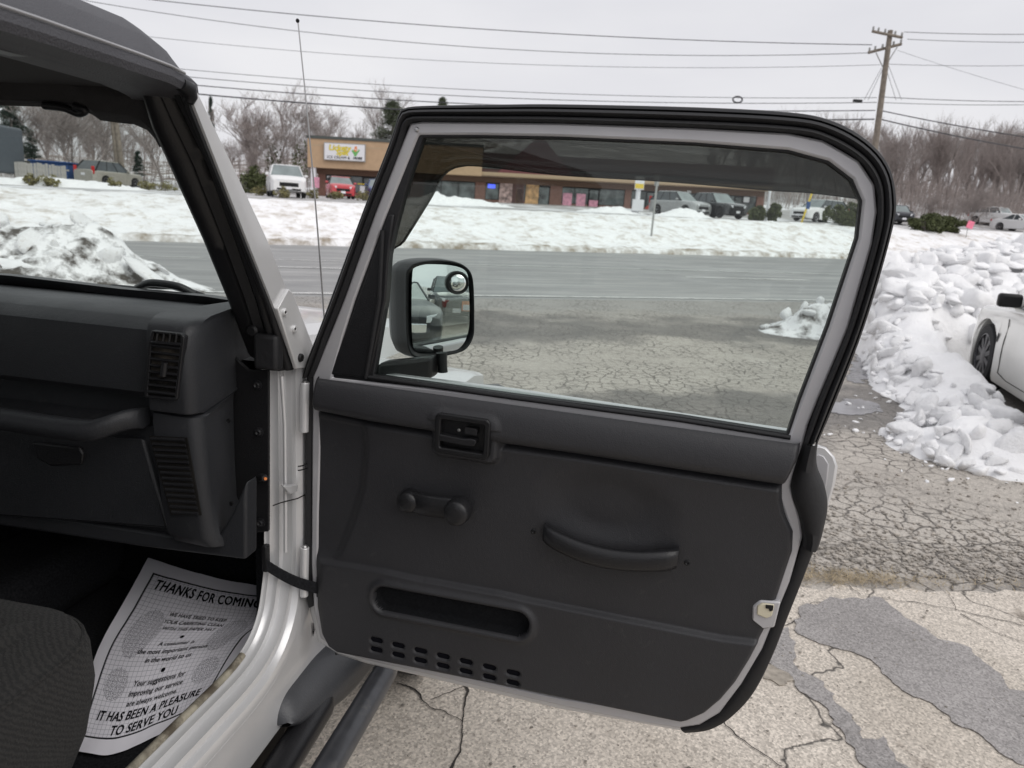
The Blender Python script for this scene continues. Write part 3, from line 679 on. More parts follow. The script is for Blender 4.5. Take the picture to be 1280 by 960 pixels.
# ---- moulded inner panel: relief surface
pl = [(400, 469), (399.5, 490), (399, 560), (396.5, 640), (396, 705), (398, 755), (405, 785), (413, 800), (424, 808), (436, 814)]
pr = [(1000, 556), (997, 568), (986, 590), (978, 607), (978, 622), (981, 640), (992, 663), (991, 687), (970, 750), (957, 783), (938, 819), (920, 848), (903, 868), (884, 884), (864, 893), (848, 896.5)]
pl2 = sorted([(b, a) for a, b in D2(pl)]); pr2 = sorted([(b, a) for a, b in D2(pr)])
def interp(T, x):
    if x <= T[0][0]: return T[0][1]
    for i in range(1, len(T)):
        if x <= T[i][0]: f = (x - T[i - 1][0]) / (T[i][0] - T[i - 1][0] + 1e-9); return T[i - 1][1] + f * (T[i][1] - T[i - 1][1])
    return T[-1][1]
wb = max(pl2[0][0], pr2[0][0]) - .004; wb0, wb1 = pl2[0][0], pr2[0][0]; wt = 1.13 + .001
crease = sorted(D2([(396, 512), (465, 526), (534, 537), (619, 552), (720, 566), (850, 586), (985, 606)], -.014))
shelf = sorted(D2([(405, 701), (440, 706), (480, 713), (520, 722)], -.014)); shelf2 = sorted(D2([(630, 742), (660, 749), (780, 773), (902, 797), (950, 803)], -.014))
pock = D2([(470, 729), (500, 733), (640, 759), (661, 766), (660, 783), (648, 797), (630, 798), (482, 768), (472, 750)])
pc = Vector((sum(p[0] for p in pock) / 9, sum(p[1] for p in pock) / 9)); pa = D2([(468, 745)], -.02)[0]; pb = D2([(662, 782)], -.02)[0]
pmid = ((pa[0] + pb[0]) / 2, (pa[1] + pb[1]) / 2); phw = (pb[0] - pa[0]) / 2; phh = .0285; psl = (pb[1] - pa[1]) / (pb[0] - pa[0])
def rr(x, y, hw, hh, r):
    qx = abs(x) - hw + r; qy = abs(y) - hh + r
    return math.hypot(max(qx, 0), max(qy, 0)) + min(max(qx, qy), 0) - r
bc = D2([(757, 640)], -.012)[0]; hbc = D2([(578, 545)], -.044)[0]
slots = []
s0 = D2([(470, 801)], -.022)[0]; s1 = D2([(641, 842)], -.022)[0]; t0_ = D2([(470, 813)], -.022)[0]; t1_ = D2([(641, 854)], -.021)[0]
for i in range(7):
    f = i / 6; slots.append((s0[0] + (s1[0] - s0[0]) * f, s0[1] + (s1[1] - s0[1]) * f)); slots.append((t0_[0] + (t1_[0] - t0_[0]) * f, t0_[1] + (t1_[1] - t0_[1]) * f))
leftedge = sorted([(b, a) for a, b in D2([(456, 528), (457, 560), (452, 610), (440, 650), (424, 690), (412, 704)], -.012)])
def relief(s, w):
    t = .010
    wc = interp(crease, s); 
    # padded bolster along the top
    if w > wc - .012:
        x = (w - wc) / (wt - wc)
        if x >= 0: x = min(x, 1); t += .004 + (.026 * math.sqrt(max(0, 1 - ((.3 - x) / .3) ** 2)) if x < .3 else .026 * math.sqrt(max(0, 1 - ((x - .3) / .72) ** 2)))
        t -= .008 * math.exp(-((w - wc + .001) / .0035) ** 2)
    if w < wc: t += .013 * math.exp(-(wc - w) / .045) * sstep(wc - .001, wc - .016, w)
    # raised lower shelf
    if s < shelf[-1][0] + .02: ws = interp(shelf, s); k = 1
    elif s > shelf2[0][0] - .02: ws = interp(shelf2, s); k = 1
    else:
        f = (s - shelf[-1][0]) / (shelf2[0][0] - shelf[-1][0]); ws = shelf[-1][1] + f * (shelf2[0][1] - shelf[-1][1]); k = 1
    low = sstep(ws + .005, ws - .005, w); t += .011 * low * sstep(0, .03, s + .005)
    # recess by the hinge
    if w > leftedge[0][0] - .01 and w < wc:
        le = interp(leftedge, w); t -= .009 * sstep(le + .012, le - .012, s) * sstep(leftedge[0][0] - .01, leftedge[0][0] + .03, w) * sstep(wc, wc - .02, w)
    # map pocket
    d = rr(s - pmid[0], w - pmid[1] - psl * (s - pmid[0]), phw, phh, .026)
    t += .007 * math.exp(-((d - .006) / .007) ** 2) - .020 * sstep(.0005, -.005, d)
    # hand bowl behind the pull handle
    e = math.hypot((s - bc[0]) / .135, (w - bc[1] - .012) / .085); t -= .012 * sstep(1.1, .4, e) * sstep(-.09, .03, bc[1] - w + .05)
    # bump-out round the release bezel
    d = rr(s - hbc[0], w - hbc[1] + .006, .064, .044, .016)
    if w < wc + .03:
        if d < .012: t = max(t, .010 + .022 * sstep(.012, -.004, d))
    else: t += .004 * sstep(.012, -.004, d)
    d2 = rr(s - hbc[0], w - hbc[1], .045, .031, .008); t -= .03 * sstep(0, -.004, d2)
    for (a, b) in slots:
        if abs(s - a) < .02 and abs(w - b) < .012:
            q = rr(s - a, w - b, .0140, .0057, .0057); t -= .0035 * sstep(.0035, 0, q)
    return t
NW, NS = 300, 400; V = []; Fc = []; QS = []; MI = []
def slotq(s, w):
    for (a, b) in slots:
        if abs(s - a) < .02 and abs(w - b) < .0078: return rr(s - a, w - b, .0140, .0057, .0057)
    return 1
for j in range(NW + 1):
    f = j / NW
    for i in range(NS + 1):
        g = i / NS
        w = (wb0 + (wb1 - wb0) * g) * (1 - f) + wt * f
        a, b = interp(pl2, w), interp(pr2, w)
        s = a + (b - a) * g
        q_ = slotq(s, w)
        if abs(q_) < .0013:
            gx_ = (slotq(s + 2e-4, w) - q_) / 2e-4; gz_ = (slotq(s, w + 2e-4) - q_) / 2e-4; gl = gx_ * gx_ + gz_ * gz_ + 1e-6
            s -= q_ * gx_ / gl; w -= q_ * gz_ / gl; q_ = 0
        QS.append(q_)
        e = min(s - a, b - s, (w - ((wb0 + (wb1 - wb0) * g))) * 1.0 + .0005, .02); edge = math.sqrt(max(0, 1 - (1 - min(e / .011, 1)) ** 2))
        V.append((s, -(relief(s, w) * edge) - .001 + .004 * (1 - edge), w))
for j in range(NW):
    for i in range(NS):
        k = j * (NS + 1) + i; q_ = (k, k + 1, k + NS + 2, k + NS + 1)
        if max(QS[t] for t in q_) > 1e-4:
            Fc.append(q_); sx_ = sum(V[t][0] for t in q_) / 4; sw_ = sum(V[t][2] for t in q_) / 4
            MI.append(1 if rr(sx_ - pmid[0], sw_ - pmid[1] - psl * (sx_ - pmid[0]), phw, phh, .026) < -.0012 else 0)
po = mk('inner_panel', V, Fc, M['trim'], door, 180, mats=[mat('pocket_lining', (.011, .0115, .013), .9, var=.3, vscale=200, bump=.4, bscale=600, spec=.12)], midx=MI)
def sit(px, py, extra=0):   # point on the panel surface
    p = D(px, py, -.012); t = relief(p.x, p.z); p = D(px, py, -t); return Vector((p.x, -relief(p.x, p.z) - extra, p.z))
for (a, b) in slots: plate('slot_backing', rrect(a, b - .002, .0335, .0132, .005, 3), M['ink'], door, putD, -.0165, -.0150, ang=0)  # black plates paint the dark depth behind the open slots
# inner release: bezel, cavity, lever, lock slider, screw
tb = -.043
plate('release_bezel', rrect(hbc[0], hbc[1], .108, .078, .010), M['black'], door, putD, tb - .006, tb + .012, holes=[rrect(hbc[0], hbc[1], .086, .056, .004)], bevel=.0025)
plate('release_cavity', rrect(hbc[0], hbc[1], .09, .06, .004), M['black'], door, putD, tb + .013, tb + .016)
mb = MB(); y0 = tb - .003
mb.loft([[Vector((hbc[0] + x, y0 + dy - k, hbc[1] + z)) for x, z in ((-.043, -.002), (-.02, -.0035), (.006, -.0045), (.018, -.002), (.027, -.003), (.0285, -.008), (.026, -.0145), (.012, -.0165), (-.02, -.0155), (-.0435, -.0145))] for k, dy in ((0, .012), (0, 0), (.002, -.001))])
n0 = len(mb.V) - 10; mb.F.append(list(range(n0, n0 + 10)))
mb.build('release_lever', M['satin'], door, 40, .0012)
plate('lock_slider', rrect(hbc[0] + .0165, hbc[1] + .0115, .024, .0125, .002), M['satin'], door, putD, tb - .002, tb + .012, bevel=.0015)
MB().lathe([(.0032, 0), (.0032, .003), (.0012, .0034)], 10, Matrix.Translation((hbc[0] - .012, tb + .014, hbc[1] + .006)) @ Matrix.Rotation(PI / 2, 4, 'X')).build('screw', M['steel'], door)
# window crank
c0 = sit(507, 630); c1 = sit(567, 644)
for c_, q_, dp in ((c0, (506, 631), -.045), (c1, (567, 645), -.07)): g_ = D(*q_, dp); c_.x = g_.x; c_.z = g_.z
MX = lambda p, dy: Matrix.Translation(p + Vector((0, dy, 0))) @ Matrix.Rotation(PI / 2, 4, 'X')
MB().lathe([(.022, -.006), (.0235, .008), (.0215, .024), (.018, .029), (.009, .031)], 28, MX(c0, 0)).build('crank_hub', M['satin'], door, 50)
mb = MB(); rows = []
for f in [i / 10 for i in range(11)]:
    p = c0.lerp(c1, f); hw = .0225 - .001 * math.sin(PI * f) ; yy = -.016 - .012 * sstep(0, .4, f)
    rows.append([p + Vector((0, yy + .006, hw)), p + Vector((0, yy, hw)), p + Vector((0, yy - .005, hw * .8)), p + Vector((0, yy - .006, 0)), p + Vector((0, yy - .005, -hw * .8)), p + Vector((0, yy, -hw)), p + Vector((0, yy + .006, -hw))])
mb.loft(rows).build('crank_arm', M['satin'], door, 60)
MB().lathe([(.012, .004), (.016, .014), (.0245, .020), (.0258, .028), (.0248, .048), (.022, .0535), (.012, .056)], 30, MX(c1, 0)).build('crank_knob', M['satin'], door, 50)
# pull handle
pp = [(680, 664), (700, 671), (730, 682), (765, 691), (800, 696), (830, 698), (847, 699)]
top = [(679, 656), (700, 663), (730, 673), (765, 681), (800, 685), (830, 686), (848, 687)]; bot = [(678, 678), (700, 688), (730, 699), (765, 707), (800, 711), (830, 713), (846, 713)]
rows = []; n_ = len(top)
T_ = resample(spline([D(x, y, -.03) for x, y in top], 5), 24); B_ = resample(spline([D(x, y, -.03) for x, y in bot], 5), 24)
for i, (a, b) in enumerate(zip(T_, B_)):
    f = i / 23; o = -.022 - .024 * math.sin(PI * min(max(f, 0), 1)) ** .5
    A_ = Vector((a.x, o, a.z)); B2 = Vector((b.x, o, b.z)); c = (A_ + B2) / 2; h = (a.z - b.z) / 2
    rows.append([c + Vector((0, .012, h * .8)), c + Vector((0, .003, h)), c + Vector((0, -.006, h * .85)), c + Vector((0, -.010, h * .4)), c + Vector((0, -.010, -h * .4)), c + Vector((0, -.006, -h * .85)), c + Vector((0, .003, -h)), c + Vector((0, .012, -h * .8))])
mb = MB().loft(rows, True); mb.F.append(list(range(8))); mb.F.append([len(rows) * 8 - 8 + k for k in range(8)][::-1])
mb.build('pull_handle', M['satin'], door, 50)
for (x, y) in ((667, 664), (859, 703)): MB().lathe([(.0055, -.004), (.0055, .002), (.0035, .003), (.0015, .001)], 12, MX(sit(x, y), 0)).build('screw', M['black'], door)
p = sit(928, 809); MB().lathe([(.0062, -.01), (.0062, .0006), (.004, .0006)], 14, MX(p, 0)).build('panel_hole', M['carpet'], door)
# latch opening on the rear edge
lp = D2([(948, 757), (955, 752), (976, 754), (972, 778), (962, 782), (948, 776)])
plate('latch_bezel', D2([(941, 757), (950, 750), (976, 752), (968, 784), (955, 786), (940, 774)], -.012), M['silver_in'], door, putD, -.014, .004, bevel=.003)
plate('latch_block', D2([(947, 757), (953, 754), (968, 756), (965, 770), (958, 773), (946, 768)], -.016), M['cream'], door, putD, -.0175, -.004, bevel=.002)
plate('latch_claw', D2([(957, 756), (967, 757), (966, 763), (962, 764), (961, 761), (957, 760)], -.018), M['black'], door, putD, -.0195, -.012, bevel=.0006)
c = D(521, 162, -.005); MB().lathe([(.004, 0), (.0045, .001), (.003, .003), (.0012, .0032)], 10, MX(Vector((c.x, -.004, c.z)), 0)).build('rivet', M['steel'], door)

# ---- side mirror on the door (outside the glass)
TM = .155
mc = D(548, 386, TM)
def md(px, py, t=TM): p = D(px, py, t); return p
mcam = MD.inverted() @ EYE
dirm = (mc - mcam).normalized()
# glass faces between the camera and what it shows behind the camera
tgt = (MD.inverted().to_3x3() @ Vector((.42, -.90, -.115)).normalized())
mn = (tgt - dirm).normalized()
mxv = mn.cross(Vector((0, 0, 1))).normalized(); 
if mxv.dot(sight(1, 0) - sight(0, 0)) < 0: mxv = -mxv
myv = mxv.cross(mn).normalized()
if myv.z < 0: myv = -myv
def onm(px, py, off=0):
    d = MD.inverted().to_3x3() @ sight(px, py); t = (mc + mn * off - mcam).dot(mn) / d.dot(mn); p = mcam + d * t - mc; return (p.dot(mxv), p.dot(myv))
mgl = [(516, 340), (522, 332), (545, 330.5), (570, 333), (583, 340), (586, 356), (587, 400), (584, 420), (577, 433), (565, 439), (530, 441), (520, 439), (516, 428), (514.5, 390)]
mho = [(507, 350), (511, 335), (522, 328), (545, 325), (568, 327), (582, 333), (590, 344), (592.5, 365), (593, 400), (592, 420), (584, 435), (570, 442), (540, 447.5), (520, 447), (512, 440), (508, 420)]
g2 = [(p.x, p.y) for p in spline([Vector((*onm(*p), 0)) for p in mgl], 4, True)]
h2 = [(p.x, p.y) for p in spline([Vector((*onm(*p), 0)) for p in mho], 4, True)]
gc = (sum(p[0] for p in g2) / len(g2), sum(p[1] for p in g2) / len(g2))
RC = 1.1
def cap(x, y): return -((x - gc[0]) ** 2 + (y - gc[1]) ** 2) / (2 * RC)
putM = lambda a, b, t: mc + mxv * a + myv * b + mn * t
rows = []
for f in [i / 12 for i in range(0, 13)]:
    rows.append([putM(gc[0] + (x - gc[0]) * f, gc[1] + (y - gc[1]) * f, cap(gc[0] + (x - gc[0]) * f, gc[1] + (y - gc[1]) * f) + .001) for x, y in g2])
mgo = MB().loft(rows, True).build('mirror_glass', M['mirror'], door, 180)
# housing: rounded shell behind the glass
hc = (sum(p[0] for p in h2) / len(h2), sum(p[1] for p in h2) / len(h2))
back = MD.inverted().to_3x3() @ Vector((-.42, .9, 0)).normalized()
hleft = -mxv if True else mxv
rows = []
for f, dep, sh in ((.90, -.006, 0), (.955, -.001, 0), (.985, .003, 0), (1.0, .0, 0), (1.012, -.010, .004), (1.02, -.03, .014), (1.0, -.055, .026), (.92, -.08, .034), (.75, -.095, .038), (.4, -.104, .04), (.02, -.106, .04)):
    rows.append([putM(hc[0] + (x - hc[0]) * f - sh, hc[1] + (y - hc[1]) * f, dep) for x, y in h2])
MB().loft(rows, True).build('mirror_housing', M['satin'], door, 180)
# stick-on blind-spot mirror
bcx, bcy = onm(571, 353); br = (Vector(onm(583, 353)) - Vector(onm(558, 353))).length / 2
Mb = Matrix.Translation(putM(bcx, bcy, .0)) @ Matrix((mxv, myv, mn)).transposed().to_4x4()
MB().lathe([(br * 1.12, -.002), (br * 1.14, .010), (br * 1.02, .0135), (br * .90, .0125), (br * .88, .010)], 32, Mb).build('blind_spot_housing', M['black'], door, 50)
MB().lathe([(br * .885 * math.cos(a), .0105 + .006 * math.sin(a)) for a in [math.radians(q) for q in (0, 15, 30, 45, 60, 75, 88)]], 32, Mb).build('blind_spot_mirror', M['mirror'], door, 180)
# arm from the sail to the housing
a0 = D(475, 468, .03); a1 = D(543, 458, .12)
rows = []
for f in (0, .25, .5, .75, 1):
    p = a0.lerp(a1, f); h = .026 - .004 * f; dpt = .03
    rows.append([p + Vector((.0, -dpt * .6, h)), p + Vector((0, dpt, h)), p + Vector((0, dpt, -h * 1.1)), p + Vector((0, -dpt * .6, -h * 1.1))])
mb = MB().loft(rows, True); mb.F.append([0, 1, 2, 3]); mb.F.append([16, 17, 18, 19]); mb.build('mirror_arm', M['black'], door, 35, .008, 3)
p = D(551, 458, .14); MB().tube([p + Vector((0, 0, .03)), p + Vector((.004, 0, .0)), p + Vector((.005, 0, -.012))], [.012, .010, .011], 12).build('mirror_pivot', M['black'], door, 50)

# ---- body: jamb, sill and side of the tub swept along the door opening
path = [(1.155, -.036), (.95, -.036), (.80, -.036), (.715, -.039), (.665, -.050), (.617, -.067), (.582, -.098), (.562, -.145), (.556, -.21), (.560, -.30), (.566, -.42), (.570, -.55), (.572, -.8), (.572, -1.0)]
def sweep(prof, name, mat_, parent=jeep, n=110, ang=30, z0=1.155):
    P = resample(spline([Vector((0, u, w)) for w, u in path], 8), n); rows = []
    for i, p in enumerate(P):
        d = (P[min(i + 1, n - 1)] - P[max(i - 1, 0)]).normalized(); out = Vector((0, -d.z, d.y))   # away from the opening
        if out.y < 0 and out.z > 0: out = -out
        rows.append([Vector((v, 0, 0)) + p + out * o for v, o in prof])
    return MB().loft(rows).build(name, mat_, parent, ang)
sweep([(-.066, -.006), (-.064, -.001), (-.06, .000), (-.057, .0), (-.052, .004), (-.045, .006), (-.038, .006), (-.036, .018), (-.024, .021), (-.016, .021), (-.014, .034), (-.008, .036), (-.002, .040), (.0, .048), (.0, .062)], 'door_jamb', M['silver'])
sp0 = resample(spline([Vector((0, u, w)) for w, u in path], 8), 200)
sp1 = [p for p in sp0 if p.y < -.14]
MB().tube([p + Vector((-.060, 0, .002)) for p in sp1], .0075, 8).build('sill_trim', M['gold'], jeep, 60)
# side of the tub below and ahead of the opening
outer = []
for i, p in enumerate(sp0):
    d = (sp0[min(i + 1, 199)] - sp0[max(i - 1, 0)]).normalized(); outer.append(p + Vector((0, -d.z, d.y)) * .061)
side_poly = [(p.y, p.z) for p in outer[::4]] + [(-1.0, .385), (-.2, .372), (.15, .372), (.33, .60), (.42, .88), (.42, 1.09), (.30, 1.13), (.05, 1.15)]
putS = lambda v0: (lambda a, b, t: Vector((v0 - t, a, b)))
plate('body_side', side_poly, M['silver'], jeep, putS(.0), 0, .02, bevel=.003)
# jamb details: press ridge and seam on the hinge pillar
MB().tube([S(352, 470, -.018), S(356, 530, -.018), S(357, 640, -.018), S(357, 690, -.018)], .004, 8).build('jamb_ridge', M['silver'], jeep, 60)
pj = [S(x, y, -.012) for x, y in ((350, 606), (368, 604), (367, 612), (358, 616))]
MB().add(pj + [p + Vector((.012, -.006, 0)) for p in pj], [(0, 1, 2, 3), (4, 5, 6, 7), (0, 1, 5, 4), (1, 2, 6, 5), (2, 3, 7, 6), (3, 0, 4, 7)]).build('jamb_dimple', M['silver'], jeep, 30, .002)
MB().tube([S(341, 632, -.035) , S(352, 628, -.02), S(372, 623, -.002), S(384, 617, .002)], .0013, 5).build('jamb_seam', M['under'], jeep)
# hinges
for (ya, yb) in ((478, 540), (684, 745)):
    a = S(381, ya, .010); b = S(380, yb, .010)
    MB().tube([a, b], .0095, 14).build('door_hinge', M['silver'], jeep, 50, .0015)
    a2 = S(381, ya + 3, .0); b2 = S(380, yb - 3, .0)
    MB().box((a2 + b2) / 2 + Vector((.004, .03, 0)), (.008, .07, (a2 - b2).length)).build('hinge_leaf', M['silver'], jeep, 30, .003)
    MB().lathe([(.007, -.006), (.007, .0), (.004, .003)], 12, Matrix.Translation(a + Vector((0, 0, .002)))).build('hinge_pin', M['steel'], jeep)
MB().tube([S(373, 583, .012), S(379, 582, .013), S(384, 579, .014)], .0014, 6).build('wire_loop', M['black'], jeep)
MB().tube([S(373, 588, .012), S(379, 587, .013), S(384, 585, .014)], .0014, 6).build('wire_loop', M['black'], jeep)

# ---- windscreen frame
def strip(name, A, B, mat_, thick=None, parent=jeep, n=24, ang=40, bevel=0):
    a = resample(A, n); b = resample(B, n); rows = [[p, q] for p, q in zip(a, b)]
    o = MB().loft(rows).build(name, mat_, parent, ang)
    if thick: md_ = o.modifiers.new('thickness', 'SOLIDIFY'); md_.thickness = thick; md_.offset = 0
    return o
Rr = [S(241, 104, 0), S(290, 206, 0), S(334, 300, 0), S(358, 361, 0), S(392, 446, 0)]
Ll = [S(232, 104, 0), S(272, 206, 0), S(309, 300, 0), S(343, 385, 0), S(370, 462, 0)]
a = resample(Rr, 24); b = resample(Ll, 24)
fwd_ = Vector((0, 1, 0)); rows = []
for p, q in zip(a, b):
    rows.append([p + Vector((-.11, .02, 0)), p + Vector((-.03, .012, .004)), p + Vector((-.006, .004, .002)), p, q, q + Vector((-.006, 0, 0)), q + Vector((-.03, .03, 0))])
MB().loft(rows).build('windscreen_pillar', M['silver'], jeep, 35)
L2 = [S(212, 104, -.035), S(262, 206, -.035), S(296, 300, -.035), S(322, 375, -.035), S(346, 463, -.035)]
L1 = [p + Vector((-.004, -.004, 0)) for p in Ll]
def seal2(name, A, B, prof, mat_, n=40):
    a = resample(A, n); b = resample(B, n); rows = []
    for p, q in zip(a, b): rows.append([p.lerp(q, f) + Vector((0, -h, 0)) for f, h in prof])
    return MB().loft(rows).build(name, mat_, jeep, 60)
seal2('pillar_seal', L1, L2, [(0, -.01), (.03, .004), (.2, .008), (.38, .006), (.42, -.004), (.5, .004), (.75, .009), (.95, .006), (1, -.01)], M['rubber'])
L3 = [S(176, 120, -.085), S(188, 160, -.095), S(209, 206, -.10), S(252, 300, -.10), S(283, 375, -.10), S(308, 440, -.10)]
L2b = [p + Vector((-.003, -.002, 0)) for p in L2]
seal2('pillar_trim', L2b, L3, [(0, -.02), (.02, -.002), (.3, .004), (.36, -.006), (.42, .004), (.8, .006), (.95, .0), (1, -.012), (1, -.05)], M['satin'])
# seal foot at the pillar base
MB().box((S(334, 440, -.03) + Vector((0, .005, .0))), (.05, .03, .07)).build('seal_foot', M['rubber'], jeep, 30, .008, 3)
MB().lathe([(.011, 0), (.012, .006), (.008, .010)], 14, Matrix.Translation(S(317, 413, -.06)) @ Matrix.Rotation(PI / 2, 4, 'X')).build('header_bolt', M['black'], jeep)
# bracket plate with bolts
bp_ = [(345, 386), (359, 361), (364, 366), (391, 436), (390, 444), (377, 461), (369, 461)]
pts = [S(x, y, .004) for x, y in bp_]
plate('hinge_bracket', [(p.y, p.z) for p in pts], M['plate'], jeep, putS(.008), 0, .009, bevel=.002)
for (x, y, mm, r) in ((355, 390, 'plate', .0075), (367, 411, 'plate', .0075), (375, 447, 'black', .0085)):
    MB().lathe([(r, -.002), (r, .003), (r * .85, .005), (r * .45, .0052), (r * .4, .003)], 16, Matrix.Translation(S(x, y, .0085)) @ Matrix.Rotation(PI / 2, 4, 'Y')).build('bolt', M[mm], jeep)
    MB().lathe([(r * .38, 0), (r * .38, .0035)], 6, Matrix.Translation(S(x, y, .0105)) @ Matrix.Rotation(PI / 2, 4, 'Y')).build('bolt_socket', M['under'], jeep)
# windscreen plane: through the pillars, right across the car
wbR = L3[-1] + Vector((0, .05, 0)); wtR = L3[0] + Vector((0, .05, 0))
ub, wb_ = .075, 1.215; ut, wt_ = -.30, 1.63
def WS(v, f, off=0): return Vector((v, ub + (ut - ub) * f + off * .75, wb_ + (wt_ - wb_) * f + off * .65))
MB().add([WS(-.06, 0), WS(-1.40, 0), WS(-1.40, 1), WS(-.06, 1)], [(0, 1, 2, 3)]).build('windscreen', M['windscreen'], jeep, 0)
def wsline(px, py, off=-.012):          # point of a sight line on the windscreen plane
    I = MJ.inverted(); o = I @ EYE; d = I.to_3x3() @ sight(px, py); p0 = WS(0, 0, off); e = WS(0, 1, off) - p0; n_ = Vector((0, e.z, -e.y)).normalized()
    return o + d * ((p0 - o).dot(n_) / d.dot(n_))
# lower frame bar and header, drawn across from measured edges
lo_t = [wsline(-420, 322), wsline(0, 343), wsline(150, 361), wsline(275, 372), wsline(292, 376)]
lo_b = [wsline(-420, 350), wsline(0, 371), wsline(150, 385), wsline(290, 401), wsline(306, 404)]
def span(P):
    a, b = P[0], P[1]; f = (-1.40 - b.x) / (a.x - b.x); return [b.lerp(a, min(1, f))] + P[1:]
def bar(name, A, B, mat_, dep):
    A, B = span(A), span(B)
    a = resample(A, 20); b = resample(B, 20); rows = []
    for p, q in zip(a, b): rows.append([p + Vector((0, dep, 0)), p + Vector((0, 0, 0)), p.lerp(q, .3) + Vector((0, -.010, 0)), p.lerp(q, .5) + Vector((0, -.004, 0)), q + Vector((0, -.004, 0)), q + Vector((0, dep, 0))])
    return MB().loft(rows, True).build(name, mat_, jeep, 40)
bar('windscreen_lower_frame', lo_t, lo_b, M['satin'], .03)
hd_b = [wsline(-420, 118), wsline(0, 132), wsline(60, 134), wsline(105, 138), wsline(118, 144), wsline(128, 151), wsline(150, 154), wsline(170, 156), wsline(186, 163), wsline(196, 174), wsline(201, 184)]
hd_t = [wsline(-420, 55), wsline(0, 75), wsline(60, 85), wsline(105, 92), wsline(125, 96), wsline(140, 99), wsline(160, 103), wsline(175, 106), wsline(195, 110), wsline(208, 116), wsline(214, 126)]
rows = []
for p, q in zip(span(hd_t), span(hd_b)): rows.append([p + Vector((0, .05, 0)), p, p.lerp(q, .4) + Vector((0, -.025, 0)), p.lerp(q, .8) + Vector((0, -.02, 0)), q + Vector((0, -.004, 0)), q + Vector((0, .03, .004))])
MB().loft(rows, True).build('windscreen_header', M['headliner'], jeep, 60)
# sun-visor arm under the header
q = [wsline(x, y, -.03) for x, y in ((55, 132), (80, 135), (98, 142), (106, 138), (92, 133))]
MB().tube(spline(q, 5), .006, 8).build('visor_arm', M['satin'], jeep, 60)
# wiper parked at the foot of the glass
q = [wsline(x, y, .035) for x, y in ((140, 359), (175, 362), (183, 357), (215, 358), (237, 364), (255, 371))]
MB().tube(q, .007, 8).build('wiper', M['black'], jeep, 60)
q = [wsline(x, y, .03) for x, y in ((172, 360), (186, 354), (205, 355), (225, 359), (243, 368))]
MB().tube(spline(q, 4), .0085, 8).build('wiper_arm', M['satin'], jeep, 60)

# ---- hardtop
prof = [(-.10, 1.612), (-.055, 1.612), (-.05, 1.613), (-.032, 1.6135), (-.030, 1.614), (-.012, 1.615), (.006, 1.616), (.011, 1.625), (.010, 1.634), (.003, 1.640), (-.006, 1.642), (-.012, 1.652), (-.03, 1.680), (-.06, 1.704), (-.11, 1.722), (-.2, 1.735), (-.4, 1.745), (-.73, 1.748)]
full = prof + [(-1.46 - v, w) for v, w in prof[::-1][1:]]
rows = []
for u, dz, sc, ins_ in ((-2.3, 0, 1, 0), (-1.6, 0, 1, 0), (-1.0, 0, 1, 0), (-.6, 0, 1, 0), (-.45, -.002, 1, 0), (-.39, -.003, 1.0, 0), (-.37, -.005, .99, .002), (-.352, -.006, .96, .004), (-.335, -.008, .90, .006), (-.320, -.010, .81, .010), (-.310, -.012, .69, .016), (-.303, -.015, .52, .025), (-.298, -.018, .32, .036), (-.296, -.021, .12, .048)):
    rows.append([Vector((v - ins_ if v > -.73 else (v + ins_ if v < -.731 else v), u, (1.64 + (w - 1.64) * sc * .88 if w > 1.64 else w) + dz)) for v, w in full])
mb = MB().loft(rows); n_ = len(full); mb.F.append([len(rows) * n_ - n_ + k for k in range(n_)]); mb.F.append(list(range(n_)))
mb.build('hardtop', M['roof'], jeep, 30)
MB().tube([Vector((.0, -.36, 1.618)), Vector((.0, -.342, 1.614)), Vector((-.002, -.334, 1.604)), Vector((-.004, -.336, 1.596))], [.010, .012, .010, .007], 12).build('gutter_cap', M['black'], jeep, 60)
a = [Vector((.0095, u, 1.6385 + dz)) for u, dz in ((-2.2, 0), (-.75, 0), (-.6, 0), (-.45, -.002), (-.39, -.004), (-.362, -.0075))]
MB().tube(a, .0022, 6).build('gutter_lip', mat('lip_highlight', (.30, .30, .31), .4), jeep, 60)  # pale colour paints the bright edge highlight along the gutter
# door-surround rail under the roof
rl_t = [S(-60, 25, -.06), S(0, 38, -.06), S(100, 68, -.06), S(195, 96, -.06)]; rl_b = [S(-60, 50, -.06), S(0, 62, -.06), S(100, 86, -.06), S(195, 111, -.06)]
rows = [[p + Vector((-.03, 0, 0)), p, q, q + Vector((-.03, 0, 0))] for p, q in zip(rl_t, rl_b)]
mb = MB().loft(rows, True); mb.F.append([12, 13, 14, 15]); mb.build('door_surround_rail', M['grey'], jeep, 30, .003)
MB().box((-.73, -1.2, 1.625), (1.30, 1.75, .02)).build('roof_lining', M['headliner'], jeep, 30)
# far side, rear and floor close the cabin
MB().box((-1.46, -.95, .80), (.03, 2.7, .74)).build('far_body_side', M['silver'], jeep, 30, .004)
gl_ = glassmat('tinted_glass', (.62, .66, .65), .5)
MB().add([(-1.44, -.15, 1.17), (-1.44, -1.05, 1.17), (-1.44, -1.05, 1.60), (-1.44, -.33, 1.60)], [(0, 1, 2, 3)]).build('far_door_glass', gl_, jeep, 0)
MB().add([(-1.44, -1.13, 1.17), (-1.44, -2.22, 1.17), (-1.44, -2.22, 1.60), (-1.44, -1.13, 1.60)], [(0, 1, 2, 3)]).build('far_rear_glass', gl_, jeep, 0)
MB().box((-1.44, -1.09, 1.38), (.04, .07, .44)).build('far_pillar', M['roof'], jeep, 30, .004); MB().box((-1.44, -2.26, 1.38), (.04, .08, .44)).build('far_rear_pillar', M['roof'], jeep, 30, .004)
